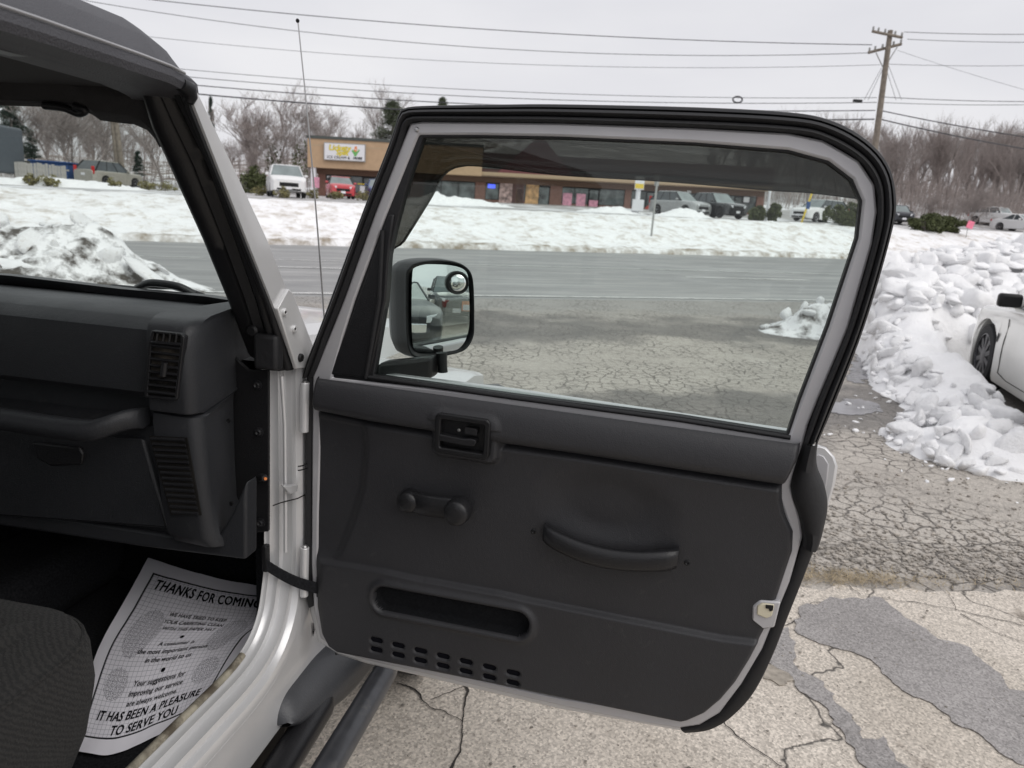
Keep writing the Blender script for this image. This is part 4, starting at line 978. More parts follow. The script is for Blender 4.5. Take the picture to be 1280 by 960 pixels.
MB().box((-.73, -2.3, .86), (1.46, .03, .62)).build('tailgate', M['silver'], jeep, 30, .004)
MB().add([(-1.36, -2.3, 1.19), (-.1, -2.3, 1.19), (-.1, -2.3, 1.60), (-1.36, -2.3, 1.60)], [(0, 1, 2, 3)]).build('rear_glass', gl_, jeep, 0)
MB().box((.0, -1.65, .86), (.03, 1.3, .62)).build('rear_quarter', M['silver'], jeep, 30, .004)
MB().add([(-.01, -1.12, 1.18), (-.01, -2.2, 1.18), (-.01, -2.2, 1.60), (-.01, -1.12, 1.60)], [(0, 1, 2, 3)]).build('rear_side_glass', gl_, jeep, 0)
MB().box((-.01, -1.06, 1.38), (.05, .10, .44)).build('rear_pillar', M['roof'], jeep, 30, .004); MB().box((-.01, -2.26, 1.38), (.05, .08, .44)).build('corner_pillar', M['roof'], jeep, 30, .004)
MB().box((-.73, -1.0, .44), (1.44, 2.6, .02)).build('floor_carpet', M['carpet'], jeep, 30)
MB().add([(-1.44, .22, .449), (-.065, .22, .449), (-.065, .62, .85), (-1.44, .62, .85)], [(0, 1, 2, 3)]).build('toe_board', M['carpet'], jeep, 0)
MB().box((-.73, .35, .84), (1.40, .03, .5)).build('bulkhead', M['carpet'], jeep, 30)
MB().box((-.10, .20, .66), (.05, .36, .42)).build('kick_trim', M['carpet'], jeep, 30, .004)
MB().box((-.74, -.35, .53), (.24, 1.2, .16)).build('transmission_tunnel', M['carpet'], jeep, 30, .05, 4)

# ---- dashboard
UD = -.25
dprof = [(.075, 1.235), (.06, 1.247), (-.16, 1.262), (-.215, 1.256), (-.238, 1.238), (-.244, 1.215), (-.243, 1.128), (-.232, 1.116), (-.20, 1.112), (-.20, 1.07), (-.225, 1.06), (-.222, .87), (-.21, .842), (-.17, .826), (.0, .80), (.075, .80)]
vR = L(186, 450, UD).x
rows = [[Vector((v, u, w)) for u, w in dprof] for v in (-1.42, -1.0, -.6, -.3, vR + .03)]
mb = MB().loft(rows, True); mb.F.append([4 * 16 + k for k in range(16)])
dash = mb.build('dashboard', M['dash'], jeep, 35)
# outboard end block with the vent
def endblock(name, px_top, px_bot, w0, w1, slant=0):
    c = L(px_top, 450, -.262).x; a = vR
    plan = [(a, -.20), (a, -.252), (a + .006, -.262), (c - .012, -.264), (c - .004, -.262), (c + .002, -.255), (c + .008, -.24), (L(293, 450, -.075).x, -.075), (L(294, 450, -.058).x, -.058), (L(294, 450, -.058).x - .02, .06)]
    rows = []
    for w, ins in w0:
        rows.append([Vector((v - ins * .25, u + ins, w)) for v, u in plan])
    return plan, rows
plan, rows = endblock('x', 234, 0, [(1.099, .012), (1.103, .002), (1.11, 0), (1.215, 0), (1.238, .003), (1.252, .012), (1.260, .03), (1.263, .06)], 0)
n_ = len(plan)
mb = MB().loft(rows); mb.F.append([len(rows) * n_ - n_ + k for k in range(n_)]); mb.F.append(list(range(n_)))
mb.build('dash_end_cap', M['dash'], dash, 40)
MB().box((-.125, -.0, 1.2495), (.10, .12, .012)).build('dash_top_end', M['dash'], dash, 30, .004)
# lower end cover
lowrows = []
for w, ins, sh in ((.835, .05, -.05), (.850, .014, -.035), (.87, .004, -.022), (.95, 0, -.010), (1.08, 0, .004), (1.094, .003, .004), (1.097, .012, .004)):
    c = L(244, 560, -.255).x
    pl_ = [(vR + .002, -.19), (vR + .004, -.250), (c - .012, -.256), (c - .003, -.253), (c + .004, -.246), (c + .010, -.23), (L(293, 560, -.075).x, -.075), (L(293, 560, -.058).x, -.058)]
    lowrows.append([Vector((v + (sh * -.6 if i in (1, 2, 3, 4, 5) else 0), u + ins, w)) for i, (v, u) in enumerate(pl_)])
mb = MB().loft(lowrows); mb.F.append(list(range(8))); mb.F.append([6 * 8 + k for k in range(8)]); mb.build('end_cover', M['dash'], dash, 40)
def dl(px, py, u=-.268): return L(px, py, u)
# louvred vent
fr = [dl(x, y) for x, y in ((190, 413), (226, 417), (231, 421), (230, 430), (222, 499), (219, 501), (183, 497), (181, 493), (187, 425))]
hole_ = [dl(x, y) for x, y in ((193, 416), (226, 420), (226, 429), (219, 497), (185, 494), (190, 430))]
putF = lambda u0: (lambda a, b, t: Vector((a, u0 + t, b)))
plate('vent_bezel', [(p.x, p.z) for p in fr], M['satin'], dash, putF(-.270), 0, .012, holes=[[(p.x, p.z) for p in hole_]], bevel=.0012)
plate('vent_cavity', [(p.x, p.z) for p in hole_], M['under'], dash, putF(-.2655), 0, .002)
def slat(x0, y0, x1, y1, r=.0028): MB().tube([dl(x0, y0, -.2695), dl(x1, y1, -.2695)], r, 6).build('vent_slat', M['satin'], dash, 60)
for k in range(8):
    f = k / 7; slat(190.5 - 5.5 * f, 432 + 57 * f, 225.5 - 6 * f, 436 + 57 * f)
slat(190, 428, 227, 431, .0035)
for k in range(4): x = 197 + 8 * k; slat(x, 417, x - 1.5, 428, .002)
MB().tube([dl(206, 453, -.273), dl(204, 470, -.273)], .0055, 8).build('vent_tab', M['satin'], dash, 60)
# slits of the lower grille
for k in range(14):
    f = k / 13
    x0 = 189 + 26 * f; x1 = 231 + 20 * f - 3 * f; y0 = 548 + 92 * f; y1 = 550 + 92 * f
    a = L(x0, y0, -.2585); b = L(x1, y1, -.2585); MB().tube([a, b], .0030, 6).build('grille_slat', M['satin'], dash, 60)
gq = [L(x, y, -.2568) for x, y in ((187, 545), (234, 547), (252, 644), (214, 643))]
plate('grille_cavity', [(p.x, p.z) for p in gq], M['under'], dash, putF(-.2578), 0, .002)
for (x, y) in ((285, 525), (288, 628)):
    MB().lathe([(.0045, -.002), (.0045, .002), (.002, .001)], 10, Matrix.Translation(S(x, y, -.083) + Vector((.004, -.004, 0))) @ Matrix.Rotation(PI / 2, 4, 'X')).build('screw', M['black'], dash)
# grab bar
gb = [(-300, 495), (-100, 512), (0, 524), (60, 533), (110, 538), (140, 530), (160, 524), (178, 522)]
us = [-.29, -.30, -.305, -.305, -.30, -.285, -.268, -.25]
P = [L(x, y, u) for (x, y), u in zip(gb, us)]
P = resample(spline(P, 6), 50); rows = []
for p in P:
    rows.append([p + Vector((0, .02, .014)), p + Vector((0, 0, .018)), p + Vector((0, -.012, .013)), p + Vector((0, -.016, 0)), p + Vector((0, -.012, -.015)), p + Vector((0, 0, -.020)), p + Vector((0, .02, -.016))])
mb = MB().loft(rows, True); mb.F.append([49 * 7 + k for k in range(7)]); mb.build('grab_bar', M['dash'], dash, 60)
# glove box door and latch
gbx = [L(x, y, -.228) for x, y in ((-300, 520), (182, 548), (212, 655), (222, 660), (-300, 622))]
plate('glove_box', [(p.x, p.z) for p in gbx], M['dash'], dash, putF(-.234), 0, .02, bevel=.005, seg=3)
lt = [L(x, y, -.236) for x, y in ((42, 552), (100, 558), (106, 566), (104, 580), (66, 582), (48, 572))]
plate('glove_box_latch', [(p.x, p.z) for p in lt], M['satin'], dash, putF(-.2405), 0, .008, bevel=.003)
lw = [L(x, y, -.215) for x, y in ((-300, 628), (0, 634), (222, 668), (275, 670), (292, 640), (310, 600), (310, 698), (180, 682), (0, 655), (-300, 640))]
plate('lower_trim', [(p.x, p.z) for p in lw], M['dash'], dash, putF(-.222), 0, .04, bevel=.006, seg=3)
lx = [S(x, y, -.078) for x, y in ((296, 395), (312, 400), (312, 690), (298, 698))]
# bolted plate on the pillar, facing the cabin
kp = [(291, 440), (300, 452), (312, 462), (336, 463), (336, 664), (312, 666), (312, 690), (296, 698), (291, 690)]
UK = -.052
plate('pillar_plate', [(p.x, p.z) for p in [L(x, y, UK) for x, y in kp]], M['black'], jeep, putF(UK - .003), 0, .008, bevel=.002)
for (x, y) in ((322, 481), (324, 540), (326, 653)):
    MB().lathe([(.010, -.001), (.010, .002), (.0068, .0025), (.0065, .0055), (.0045, .0068), (.002, .005)], 16, Matrix.Translation(L(x, y, UK - .003)) @ Matrix.Rotation(PI / 2, 4, 'X')).build('bolt', M['satin'], jeep)
MB().tube([L(326, 597, UK), L(329, 597, UK - .018), L(331, 598, UK - .026)], [.009, .008, .006], 12).build('door_switch', M['rubber'], jeep, 60)
MB().tube([L(331, 598, UK - .026), L(332, 598.5, UK - .034)], .003, 8).build('switch_plunger', M['orange'], jeep)
# check strap from the pillar to the door
sa = S(334, 706, -.05); sb = MJ.inverted() @ (MD @ Vector((D(397, 733, -.004).x + .004, -.004, D(397, 733).z)))
rows = []
for f in [i / 12 for i in range(13)]:
    p = sa.lerp(sb, f) + Vector((0, -.002, -.008 * math.sin(PI * f))); rows.append([p + Vector((0, 0, .0135)), p + Vector((.001, -.003, .012)), p + Vector((.001, -.003, -.012)), p + Vector((0, 0, -.0135))])
mb = MB().loft(rows, True); mb.build('check_strap', M['carpet'], jeep, 40)
q = D2([(396, 720), (401, 722), (401, 748), (396, 746)], -.008); plate('strap_buckle', q, M['black'], door, putD, -.010, .0, bevel=.0015)
MB().box(sa + Vector((-.006, .006, .012)), (.012, .016, .06)).build('strap_anchor', M['black'], jeep, 30, .003)

# ---- front wing, bonnet, flares, aerial
fl = G(607, 466, .90)
mb = MB(); rows = []
for u in [.30, .45, .6, .75, .9, 1.05, 1.17, 1.2]:
    d = max(0, u - 1.05) * .35; z = .945 - .02 * (u - .3) - d * .5
    rows.append([Vector((-.42, u, z + .02)), Vector((-.2, u, z + .012)), Vector((.02, u, z + .004)), Vector((.095, u, z - .002)), Vector((.112, u, z - .012)), Vector((.115, u, z - .05))])
mb.loft(rows); n_ = 6; mb.F.append([7 * 6 + k for k in range(6)]); mb.build('front_wing', M['silver'], jeep, 40)
rows = []
for u, z in ((.22, .66), (.30, .82), (.42, .885), (.7, .895), (.95, .885), (1.1, .865), (1.2, .83), (1.27, .75), (1.29, .70)):
    rows.append([Vector((.113, u, z + .012)), Vector((.19, u, z + .022)), Vector((.232, u, z + .008)), Vector((.238, u, z - .03)), Vector((.21, u, z - .07))])
fo = MB().loft(rows).build('wheel_flare', M['grey'], jeep, 40); s_ = fo.modifiers.new('thickness', 'SOLIDIFY'); s_.thickness = .006
# tail of the flare running back under the door
tl = []
for px_t, px_b, f in (((411, 806), (478, 826), 0), ((395, 822), (462, 838), .18), ((375, 847), (446, 858), .4), ((360, 867), (425, 878), .6), ((352, 885), (400, 895), .8), ((349, 898), (372, 906), .93), ((348.5, 907), (352, 909), 1)):
    a = S(*px_t, .004); v1 = .004 + .085 * (1 - f) ** .5 + .004; b = S(*px_b, v1 * .72)
    tl.append((a, b))
rows = []
A_ = resample(spline([t[0] for t in tl], 4), 26); B_ = resample(spline([t[1] for t in tl], 4), 26)
for a, b in zip(A_, B_):
    w = (b - a).length; rows.append([a + Vector((-.01, 0, 0)), a, a.lerp(b, .3) + Vector((.018, 0, .012)), a.lerp(b, .6) + Vector((.026, 0, .012)), a.lerp(b, .88) + Vector((.016, 0, .004)), b, b + Vector((-.05, 0, -.004))])
MB().loft(rows).build('flare_tail', M['grey'], jeep, 60)
p = S(420, 817, .05); MB().lathe([(.004, 0), (.004, .003)], 8, Matrix.Translation(p) @ Matrix.Rotation(PI / 3, 4, 'Y')).build('flare_clip', M['black'], jeep)
# bonnet
mb = MB(); rows = []
for u, hv, z in ((.10, .34, 1.135), (.32, .36, 1.13), (.7, .40, 1.105), (1.1, .44, 1.075), (1.3, .46, 1.05), (1.36, .46, 1.02)):
    rows.append([Vector((-.73 + s * hv2, u, z2)) for s, hv2, z2 in ((-1, hv + .02, .92), (-1, hv + .01, z - .03), (-1, hv - .02, z), (-1, hv * .6, z + .012), (0, 0, z + .018), (1, hv * .6, z + .012), (1, hv - .02, z), (1, hv + .01, z - .03), (1, hv + .02, .92))])
mb.loft(rows); mb.F.append([5 * 9 + k for k in range(9)]); mb.build('bonnet', M['silver'], jeep, 40)
mb = MB().add([Vector(p) for p in ((-1.42, -.02, 1.15), (-.03, -.02, 1.15), (-.03, .34, 1.135), (-1.42, .34, 1.135), (-1.42, -.02, .9), (-.03, -.02, .9), (-.03, .34, .9), (-1.42, .34, .9))], [(0, 1, 2, 3), (1, 5, 6, 2), (3, 2, 6, 7), (0, 3, 7, 4)])
mb.build('cowl', M['silver'], jeep, 30, .01, 3)
p0 = S(405, 395, -.06); p1 = S(372, 26, -.09)
dd = (p1 - p0); foot = p0 - dd * .16
MB().tube([foot] + [p0 + dd * f + Vector((.004 * math.sin(3 * f), 0, 0)) for f in (0, .25, .5, .75, 1)], [.0024, .0022, .0019, .0016, .0014, .0013], 6).build('aerial', M['steel'], jeep, 60)
MB().lathe([(.0015, -.004), (.0035, -.002), (.004, .001), (.002, .004)], 10, Matrix.Translation(p1)).build('aerial_tip', M['black'], jeep)
# step tube, brackets, underbody
st = [Vector((v, u, w)) for v, u, w in ((.115, -1.2, .345), (.115, -.6, .345), (.115, -.13, .345), (.115, .10, .345), (.112, .19, .343), (.09, .26, .345), (.04, .30, .36), (-.06, .32, .39))]
MB().tube([v + Vector((.016, 0, 0)) for v in spline(st, 7)], .030, 20).build('step_tube', M['nerf'], jeep, 60)
for u in (-.9, -.32): MB().tube([Vector((.115, u, .335)), Vector((.03, u, .33)), Vector((-.12, u, .40))], .02, 10).build('step_bracket', M['under'], jeep, 60)
MB().tube([Vector((v, u, w)) for v, u, w in ((.035, -1.2, .335), (.035, -.6, .335), (.035, -.2, .335), (.03, .02, .338), (-.02, .14, .35))], .034, 14).build('rocker_guard', M['satin'], jeep, 60)
MB().box((-.10, -.5, .30), (.1, 2.4, .14)).build('chassis_rail', M['under'], jeep, 30, .01)
MB().box((-.73, -.6, .39), (1.3, 2.2, .06)).build('floor_pan', M['under'], jeep, 30, .01)
# wheels
def jwheel(v, u):
    Mw = Matrix.Translation((v, u, .37)) @ Matrix.Rotation(PI / 2, 4, 'Y')
    w = MB().lathe([(.20, -.115), (.30, -.12), (.355, -.10), (.37, -.07), (.37, .07), (.355, .10), (.30, .12), (.20, .115)], 36, Mw).build('wheel', M['tyre'], jeep, 40)
    MB().lathe([(.20, .06), (.205, .10), (.185, .09), (.16, .05), (.06, .055), (.05, .075)], 24, Mw).build('rim', M['alloy'], w, 40)
for v, u in ((.02, .76), (-1.48, .76), (.02, -1.61), (-1.48, -1.61)): jwheel(v, u)
# model script on the cowl side
Vt, Ft = text_geo('Wrangler', .052, .35)
q0 = S(387, 800, .001)
Mt = Matrix(((0, 0, 1, q0.x + .0012), (1, 0, 0, q0.y), (0, 1, 0, q0.z), (0, 0, 0, 1)))
mk('cowl_lettering', [Mt @ Vector(v) for v in Vt], Ft, M['ink'], jeep, 0)

# ---- seat
seat = MB()
def seatrow(w, gx, gy): return [Vector((x, y, w)) for x, y in rrect(-.335, -.715, gx, gy, min(gx, gy) * .22, 6)]
seat.loft([seatrow(.55, .40, .50), seatrow(.64, .46, .56), seatrow(.72, .485, .585), seatrow(.785, .48, .58), seatrow(.815, .45, .55), seatrow(.825, .38, .48), seatrow(.83, .2, .3), seatrow(.83, .02, .02)], True)
so_ = seat.build('seat_cushion', M['cloth'], jeep, 180)
MB().tube([Vector((x, y, .800)) for x, y in rrect(-.335, -.715, .466, .566, .10, 8)] + [Vector((-.335 + .233, -.715 + .183, .800))], .0035, 6).build('cushion_seam', M['cloth'], so_, 60)
for k in range(7):
    x = -.49 + .05 * k; MB().tube([Vector((x, -.95, .815)), Vector((x, -.53, .815)), Vector((x, -.49, .805))], [.026, .026, .02], 10).build('cushion_rib', M['cloth'], so_, 60)
MB().box((-.36, -1.08, 1.08), (.46, .13, .66), Matrix.Rotation(math.radians(14), 3, 'X')).build('seat_back', M['cloth'], jeep, 60, .05, 4)
MB().box((-.36, -.74, .49), (.36, .5, .06)).build('seat_base', M['black'], jeep, 30, .01)
for x in (-.17, -.55): MB().box((x, -.7, .462), (.03, .62, .02)).build('seat_rail', M['black'], jeep, 30, .003)

# ---- paper floor mat with its print
def make_paper():
    ma, n, l, b = nodemat('printed_paper'); at = n.new('ShaderNodeAttribute'); at.attribute_name = 'sheet'; v = at.outputs['Vector']
    sx = n.new('ShaderNodeSeparateXYZ'); l.new(v, sx.inputs[0])
    def grid(s):
        f = math_(n, l, 'FRACT', math_(n, l, 'MULTIPLY', s, 1 / .0128), 0); return math_(n, l, 'LESS_THAN', f, .075)
    g = n.new('ShaderNodeMath'); g.operation = 'MAXIMUM'; l.new(grid(sx.outputs[0]), g.inputs[0]); l.new(grid(sx.outputs[1]), g.inputs[1])
    def inside(d):
        a = math_(n, l, 'GREATER_THAN', sx.outputs[0], d); c = math_(n, l, 'LESS_THAN', sx.outputs[0], .43 - d)
        e = math_(n, l, 'GREATER_THAN', sx.outputs[1], d + .005); f = math_(n, l, 'LESS_THAN', sx.outputs[1], .56 - d - .005)
        return math_(n, l, 'MULTIPLY', math_(n, l, 'MULTIPLY', a, c), math_(n, l, 'MULTIPLY', e, f))
    i1 = inside(.033); i2 = inside(.038)
    border = math_(n, l, 'SUBTRACT', i1, i2)
    col = mixc(n, l, math_(n, l, 'MULTIPLY', g.outputs[0], i2), (.80, .785, .84), (.33, .325, .38))
    # stippled shoe prints (flat print)
    def foot(cx, cy, rx, ry):
        a = math_(n, l, 'POWER', math_(n, l, 'DIVIDE', math_(n, l, 'SUBTRACT', sx.outputs[0], cx), rx), 2); c = math_(n, l, 'POWER', math_(n, l, 'DIVIDE', math_(n, l, 'SUBTRACT', sx.outputs[1], cy), ry), 2)
        return math_(n, l, 'LESS_THAN', math_(n, l, 'ADD', a, c), 1)
    ft = None
    for q in ((.098, .335, .042, .085), (.088, .185, .034, .042), (.335, .335, .042, .085), (.345, .185, .034, .042)):
        k = foot(*q); ft = k if ft is None else math_(n, l, 'MAXIMUM', ft, k)
    nz = n.new('ShaderNodeTexNoise'); nz.inputs['Scale'].default_value = 420; nz.inputs['Detail'].default_value = 2; l.new(v, nz.inputs[0])
    sp = math_(n, l, 'MULTIPLY', math_(n, l, 'GREATER_THAN', nz.outputs[0], .53), ft)
    col = mixc(n, l, math_(n, l, 'MULTIPLY', sp, .8), col, (.08, .08, .10))
    col = mixc(n, l, border, col, (.012, .012, .016))
    l.new(col, b.inputs['Base Color']); b.inputs['Roughness'].default_value = .85
    bumpto(n, l, b, tex(n, l, v, 14, 3), .25, .01); return ma
PW, PH = .43, .56
ctl = {}
cz = ((.462, .458, .455, .46), (.464, .470, .462, .462), (.478, .476, .470, .468), (.505, .498, .49, .487), (.535, .522, .51, .505))
cpx = (((82, 935), (138, 943), (205, 915), (262, 885)), ((102, 872), (160, 878), (222, 862), (285, 842)), ((125, 806), (185, 812), (250, 806), (315, 800)), ((155, 752), (218, 766), (280, 774), (342, 775)), ((185, 697), (245, 716), (292, 727), (366, 738)))
CG = [[G(*cpx[j][i], cz[j][i]) for i in range(4)] for j in range(5)]
def cr1(P, t):
    n_ = len(P) - 1; x = min(max(t, 0), 1) * n_; i = min(int(x), n_ - 1); f = x - i
    a = P[i - 1] if i > 0 else P[i] * 2 - P[i + 1]; d = P[i + 2] if i + 2 <= n_ else P[i + 1] * 2 - P[i]; b, c = P[i], P[i + 1]
    return .5 * ((2 * b) + (c - a) * f + (2 * a - 5 * b + 4 * c - d) * f * f + (3 * b - a - 3 * c + d) * f ** 3)
def sheetpt(x, y, up=0):
    p = cr1([cr1(r, x / PW) for r in CG], y / PH)
    if p.x > -.074: p.z += (p.x + .074) * 1.1; p.x = -.074 + (p.x + .074) * .04       # curls up against the sill
    return p + Vector((0, 0, up + .003 * fbm(x * 9, y * 9, 2)))
V = []; Fc = []; nx, ny = 48, 60; at = []
for j in range(ny + 1):
    for i in range(nx + 1): x, y = PW * i / nx, PH * j / ny; V.append(sheetpt(x, y)); at.append((x, y, 0))
for j in range(ny):
    for i in range(nx): k = j * (nx + 1) + i; Fc.append((k, k + 1, k + nx + 2, k + nx + 1))
M['paper'] = make_paper()
paper = thing('paper_floor_mat', 'white printed paper mat reading thanks for coming, lying on the carpet of the passenger footwell', 'paper mat', P0, JR)
pm = mk('paper_sheet', V, Fc, M['paper'], paper, 180)
atr = pm.data.attributes.new('sheet', 'FLOAT_VECTOR', 'POINT'); atr.data.foreach_set('vector', [c for v in at for c in v])
def mattext(s, size, cx, cy, sp=1.0, off=0, shear=0, squeeze=1.0, name='print_line'):
    Vt, Ft = text_geo(s, size, shear, 'CENTER', sp, off)
    # cut long faces so the print follows the sheet
    bm = bmesh.new(); vs = [bm.verts.new(v) for v in Vt]
    for f in Ft:
        try: bm.faces.new([vs[i] for i in f])
        except ValueError: pass
    W_ = [sheetpt(cx + v.co.x * squeeze, cy + v.co.y, .0012 + v.co.z) for v in bm.verts]
    bm.verts.index_update(); Fc = [[v.index for v in f.verts] for f in bm.faces]; bm.free()
    mk(name, W_, Fc, M['ink'], paper, 0)
mattext('THANKS FOR COMING', .045, .213, .474, 1.09, .0017, .12, .635)
for k, s in enumerate(('WE HAVE TRIED TO KEEP', 'YOUR CARPETING CLEAN', 'WITH THIS PAPER MAT')): mattext(s, .0195, .215, .405 - .026 * k, 1.04, .0006, .1, .70)
for k, s in enumerate(('A customer is', 'the most important person', 'in the world to us')): mattext(s, .021, .215, .290 - .026 * k, 1.04, .0006, .12, .80)
for k, s in enumerate(('Your suggestions for', 'improving our service', 'are always welcome.')): mattext(s, .021, .215, .180 - .026 * k, 1.04, .0006, .12, .80)
mattext('IT HAS BEEN A PLEASURE', .038, .215, .087, 1.06, .0014, .12, .66); mattext('TO SERVE YOU', .038, .215, .047, 1.06, .0014, .12, .70)
for cy in (.325, .212):
    cc = [(.215 + .006 * math.cos(a * PI / 8), cy + .006 * math.sin(a * PI / 8)) for a in range(16)]
    mk('print_dot', [sheetpt(x, y, .0012) for x, y in cc], [list(range(16))], M['ink'], paper, 0)

# ------------------------------------------------------------------ ploughed snow
def chunk_mesh(seed, flat=.5):
    r = random.Random(seed); bm = bmesh.new()
    n_ = r.randint(10, 15)
    for k in range(n_):
        v = Vector((r.gauss(0, 1), r.gauss(0, 1), r.gauss(0, 1))).normalized(); v = Vector((v.x * r.uniform(.8, 1), v.y * r.uniform(.55, .85), v.z * flat * r.uniform(.8, 1.1)))
        bm.verts.new(v)
    res = bmesh.ops.convex_hull(bm, input=bm.verts)
    bmesh.ops.delete(bm, geom=[g for g in res['geom_interior'] if isinstance(g, bmesh.types.BMVert)], context='VERTS')
    bmesh.ops.subdivide_edges(bm, edges=list(bm.edges), cuts=2, use_grid_fill=True)
    for _ in range(r.choice((1, 2, 2, 3))): bmesh.ops.smooth_vert(bm, verts=list(bm.verts), factor=.5, use_axis_x=True, use_axis_y=True, use_axis_z=True)
    for v in bm.verts: v.co *= 1.16
    bmesh.ops.triangulate(bm, faces=bm.faces)
    for v in bm.verts: v.co += v.co.normalized() * .11 * fbm(v.co.x * 2.3 + seed, v.co.y * 2.3, v.co.z * 2.3)
    me = bpy.data.meshes.new('snow_chunk'); bm.to_mesh(me); bm.free(); me.update(); smooth(me, 180); return me
CH = [chunk_mesh(k, (.28, .4, .55, .65, .32, .45, .5, .36)[k % 8]) for k in range(12)]
for me in CH: me.materials.append(M['chunk'])
CHD = []
for me in CH[:6]: q = me.copy(); q.materials.clear(); q.materials.append(M['dirtchunk']); CHD.append(q)
def mound(name, x0, x1, y0, y1, step, hfun, mat_, parent, org):
    nx = int((x1 - x0) / step); ny = int((y1 - y0) / step); V = []; Fc = []; H = {}
    for j in range(ny + 1):
        for i in range(nx + 1):
            x = x0 + step * i; y = y0 + step * j; h = hfun(x, y)
            n1 = .10 * fbm(x * 1.6, y * 1.6, 3) + .06 * fbm(x * 5, y * 5, 8)
            # blocky lumps
            d_, p_ = noise.voronoi(Vector((x * 2.3, y * 2.3, 1.5))); n1 += .10 * (d_[1] - d_[0] - .3)
            z = h + n1 * sstep(-.02, .22, h) if h > -.05 else h
            V.append((x - org[0], y - org[1], min(z, 3) if h > 0 else -.12 + min(0, h)))
    for j in range(ny):
        for i in range(nx):
            k = j * (nx + 1) + i; q = (k, k + 1, k + nx + 2, k + nx + 1)
            if max(V[t][2] for t in q) > -.1: Fc.append(q)
    return mk(name, V, Fc, mat_, parent, 180)
def g2d(x, y, cx, cy, sx_, sy_, h, rot=0):
    c, s = math.cos(rot), math.sin(rot); dx, dy = x - cx, y - cy; u = (dx * c + dy * s) / sx_; v = (-dx * s + dy * c) / sy_
    return h * math.exp(-(u * u + v * v) / 2)
def incar(x, y):               # ground kept clear round the parked white car
    return sstep(4.65, 4.95, x - (y - 7.6) * .25) * sstep(8.85, 8.35, y)
def hright(x, y):
    h = g2d(x, y, 8.6, 12.0, 2.3, 1.7, 1.36, .5) + g2d(x, y, 5.9, 10.6, 1.1, 1.2, .62, .5) + g2d(x, y, 5.0, 8.7, .55, 1.3, .60) + g2d(x, y, 4.25, 6.9, .36, .8, .34) + g2d(x, y, 3.6, 5.4, .36, .6, .24, -.5) + g2d(x, y, 3.5, 4.75, .5, .25, .16, -.5) + g2d(x, y, 11.5, 13.5, 2.5, 1.6, 1.0, .4)
    h -= .085
    a, b = ab(x, y); h -= .8 * sstep(10.6, 11.7, b) 
    if y > 6.8: h -= .9 * sstep(.52, .455, x / y)
    h -= 1.1 * incar(x, y) * sstep(3.5, 6.0, y) * (1 if y < 8.9 else 0)
    return h
pr_org = (7, 9, 0)
pile = thing('snow_pile', 'big heap of clean white ploughed snow slabs beside the parked white car', 'snow pile', pr_org)
mound('mound', 2.2, 15, 3.4, 16, .085, hright, M['pile'], pile, pr_org)
def chunks(parent, org, hf, box, n_, smin, smax, meshes, bias=1.6, sink=.3, tilt=.5, rnd=R):
    c = 0; t = 0
    while c < n_ and t < 60000:
        t += 1
        x = rnd.uniform(box[0], box[1]); y = rnd.uniform(box[2], box[3]); h = hf(x, y)
        if h < .015 or (4.35 < x - (y - 7.6) * .25 < 5.2 and 6.2 < y < 8.5): continue
        s = smin + (smax - smin) * rnd.random() ** bias
        s *= .55 + .5 * sstep(0, .6, h)
        o = bpy.data.objects.new('snow_chunk', rnd.choice(meshes)); COL.objects.link(o); o.parent = parent
        gx = (hf(x + .1, y) - hf(x - .1, y)) / .2; gy = (hf(x, y + .1) - hf(x, y - .1)) / .2
        nrm = Vector((-gx, -gy, 1)).normalized()
        q = nrm.to_track_quat('Z', 'Y').to_matrix() @ Matrix.Rotation(rnd.uniform(0, 6.3), 3, 'Z') @ Matrix.Rotation(rnd.gauss(0, tilt), 3, 'X') @ Matrix.Rotation(rnd.gauss(0, tilt), 3, 'Y')
        o.matrix_local = Matrix.Translation((x - org[0], y - org[1], h + s * (.35 - sink))) @ q.to_4x4() @ Matrix.Diagonal((s, s * rnd.uniform(.8, 1.1), s * rnd.uniform(.8, 1.15), 1)); c += 1
R3 = random.Random(11)
chunks(pile, pr_org, hright, (2.3, 5.4, 3.6, 8.6), 120, .08, .30, CH, 1.7, rnd=R3, sink=.3)
chunks(pile, pr_org, hright, (4.3, 11.0, 8.2, 12.0), 170, .14, .40, CH, 1.5, rnd=R3, tilt=.5, sink=.35)
rub = MB(); t_ = 0
while t_ < 1100:
    nr_ = R3.random() < .45
    x, y = (R3.uniform(2.3, 5.4), R3.uniform(3.6, 8.6)) if nr_ else (R3.uniform(4.3, 11), R3.uniform(8.2, 12))
    h = hright(x, y); t_ += 1
    if h < (-.075 if nr_ and y < 7.6 else .01) or (4.35 < x - (y - 7.6) * .25 < 5.2 and 6.2 < y < 8.5): continue
    me = R3.choice(CH); s = (R3.uniform(.03, .10) if nr_ else R3.uniform(.05, .2)) * (1 if h > 0 else R3.uniform(.15, .5)); q = Matrix.Translation((x - pr_org[0], y - pr_org[1], max(h, .004) + s * .3)) @ Matrix.Rotation(R3.uniform(0, 6.3), 4, 'Z') @ Matrix.Rotation(R3.gauss(0, .6), 4, 'X') @ Matrix.Scale(s, 4)
    rub.add([q @ v.co for v in me.vertices], [list(p.vertices) for p in me.polygons])
tag(rub.build('snow_rubble', M['chunk'], pile, 180), kind='stuff')
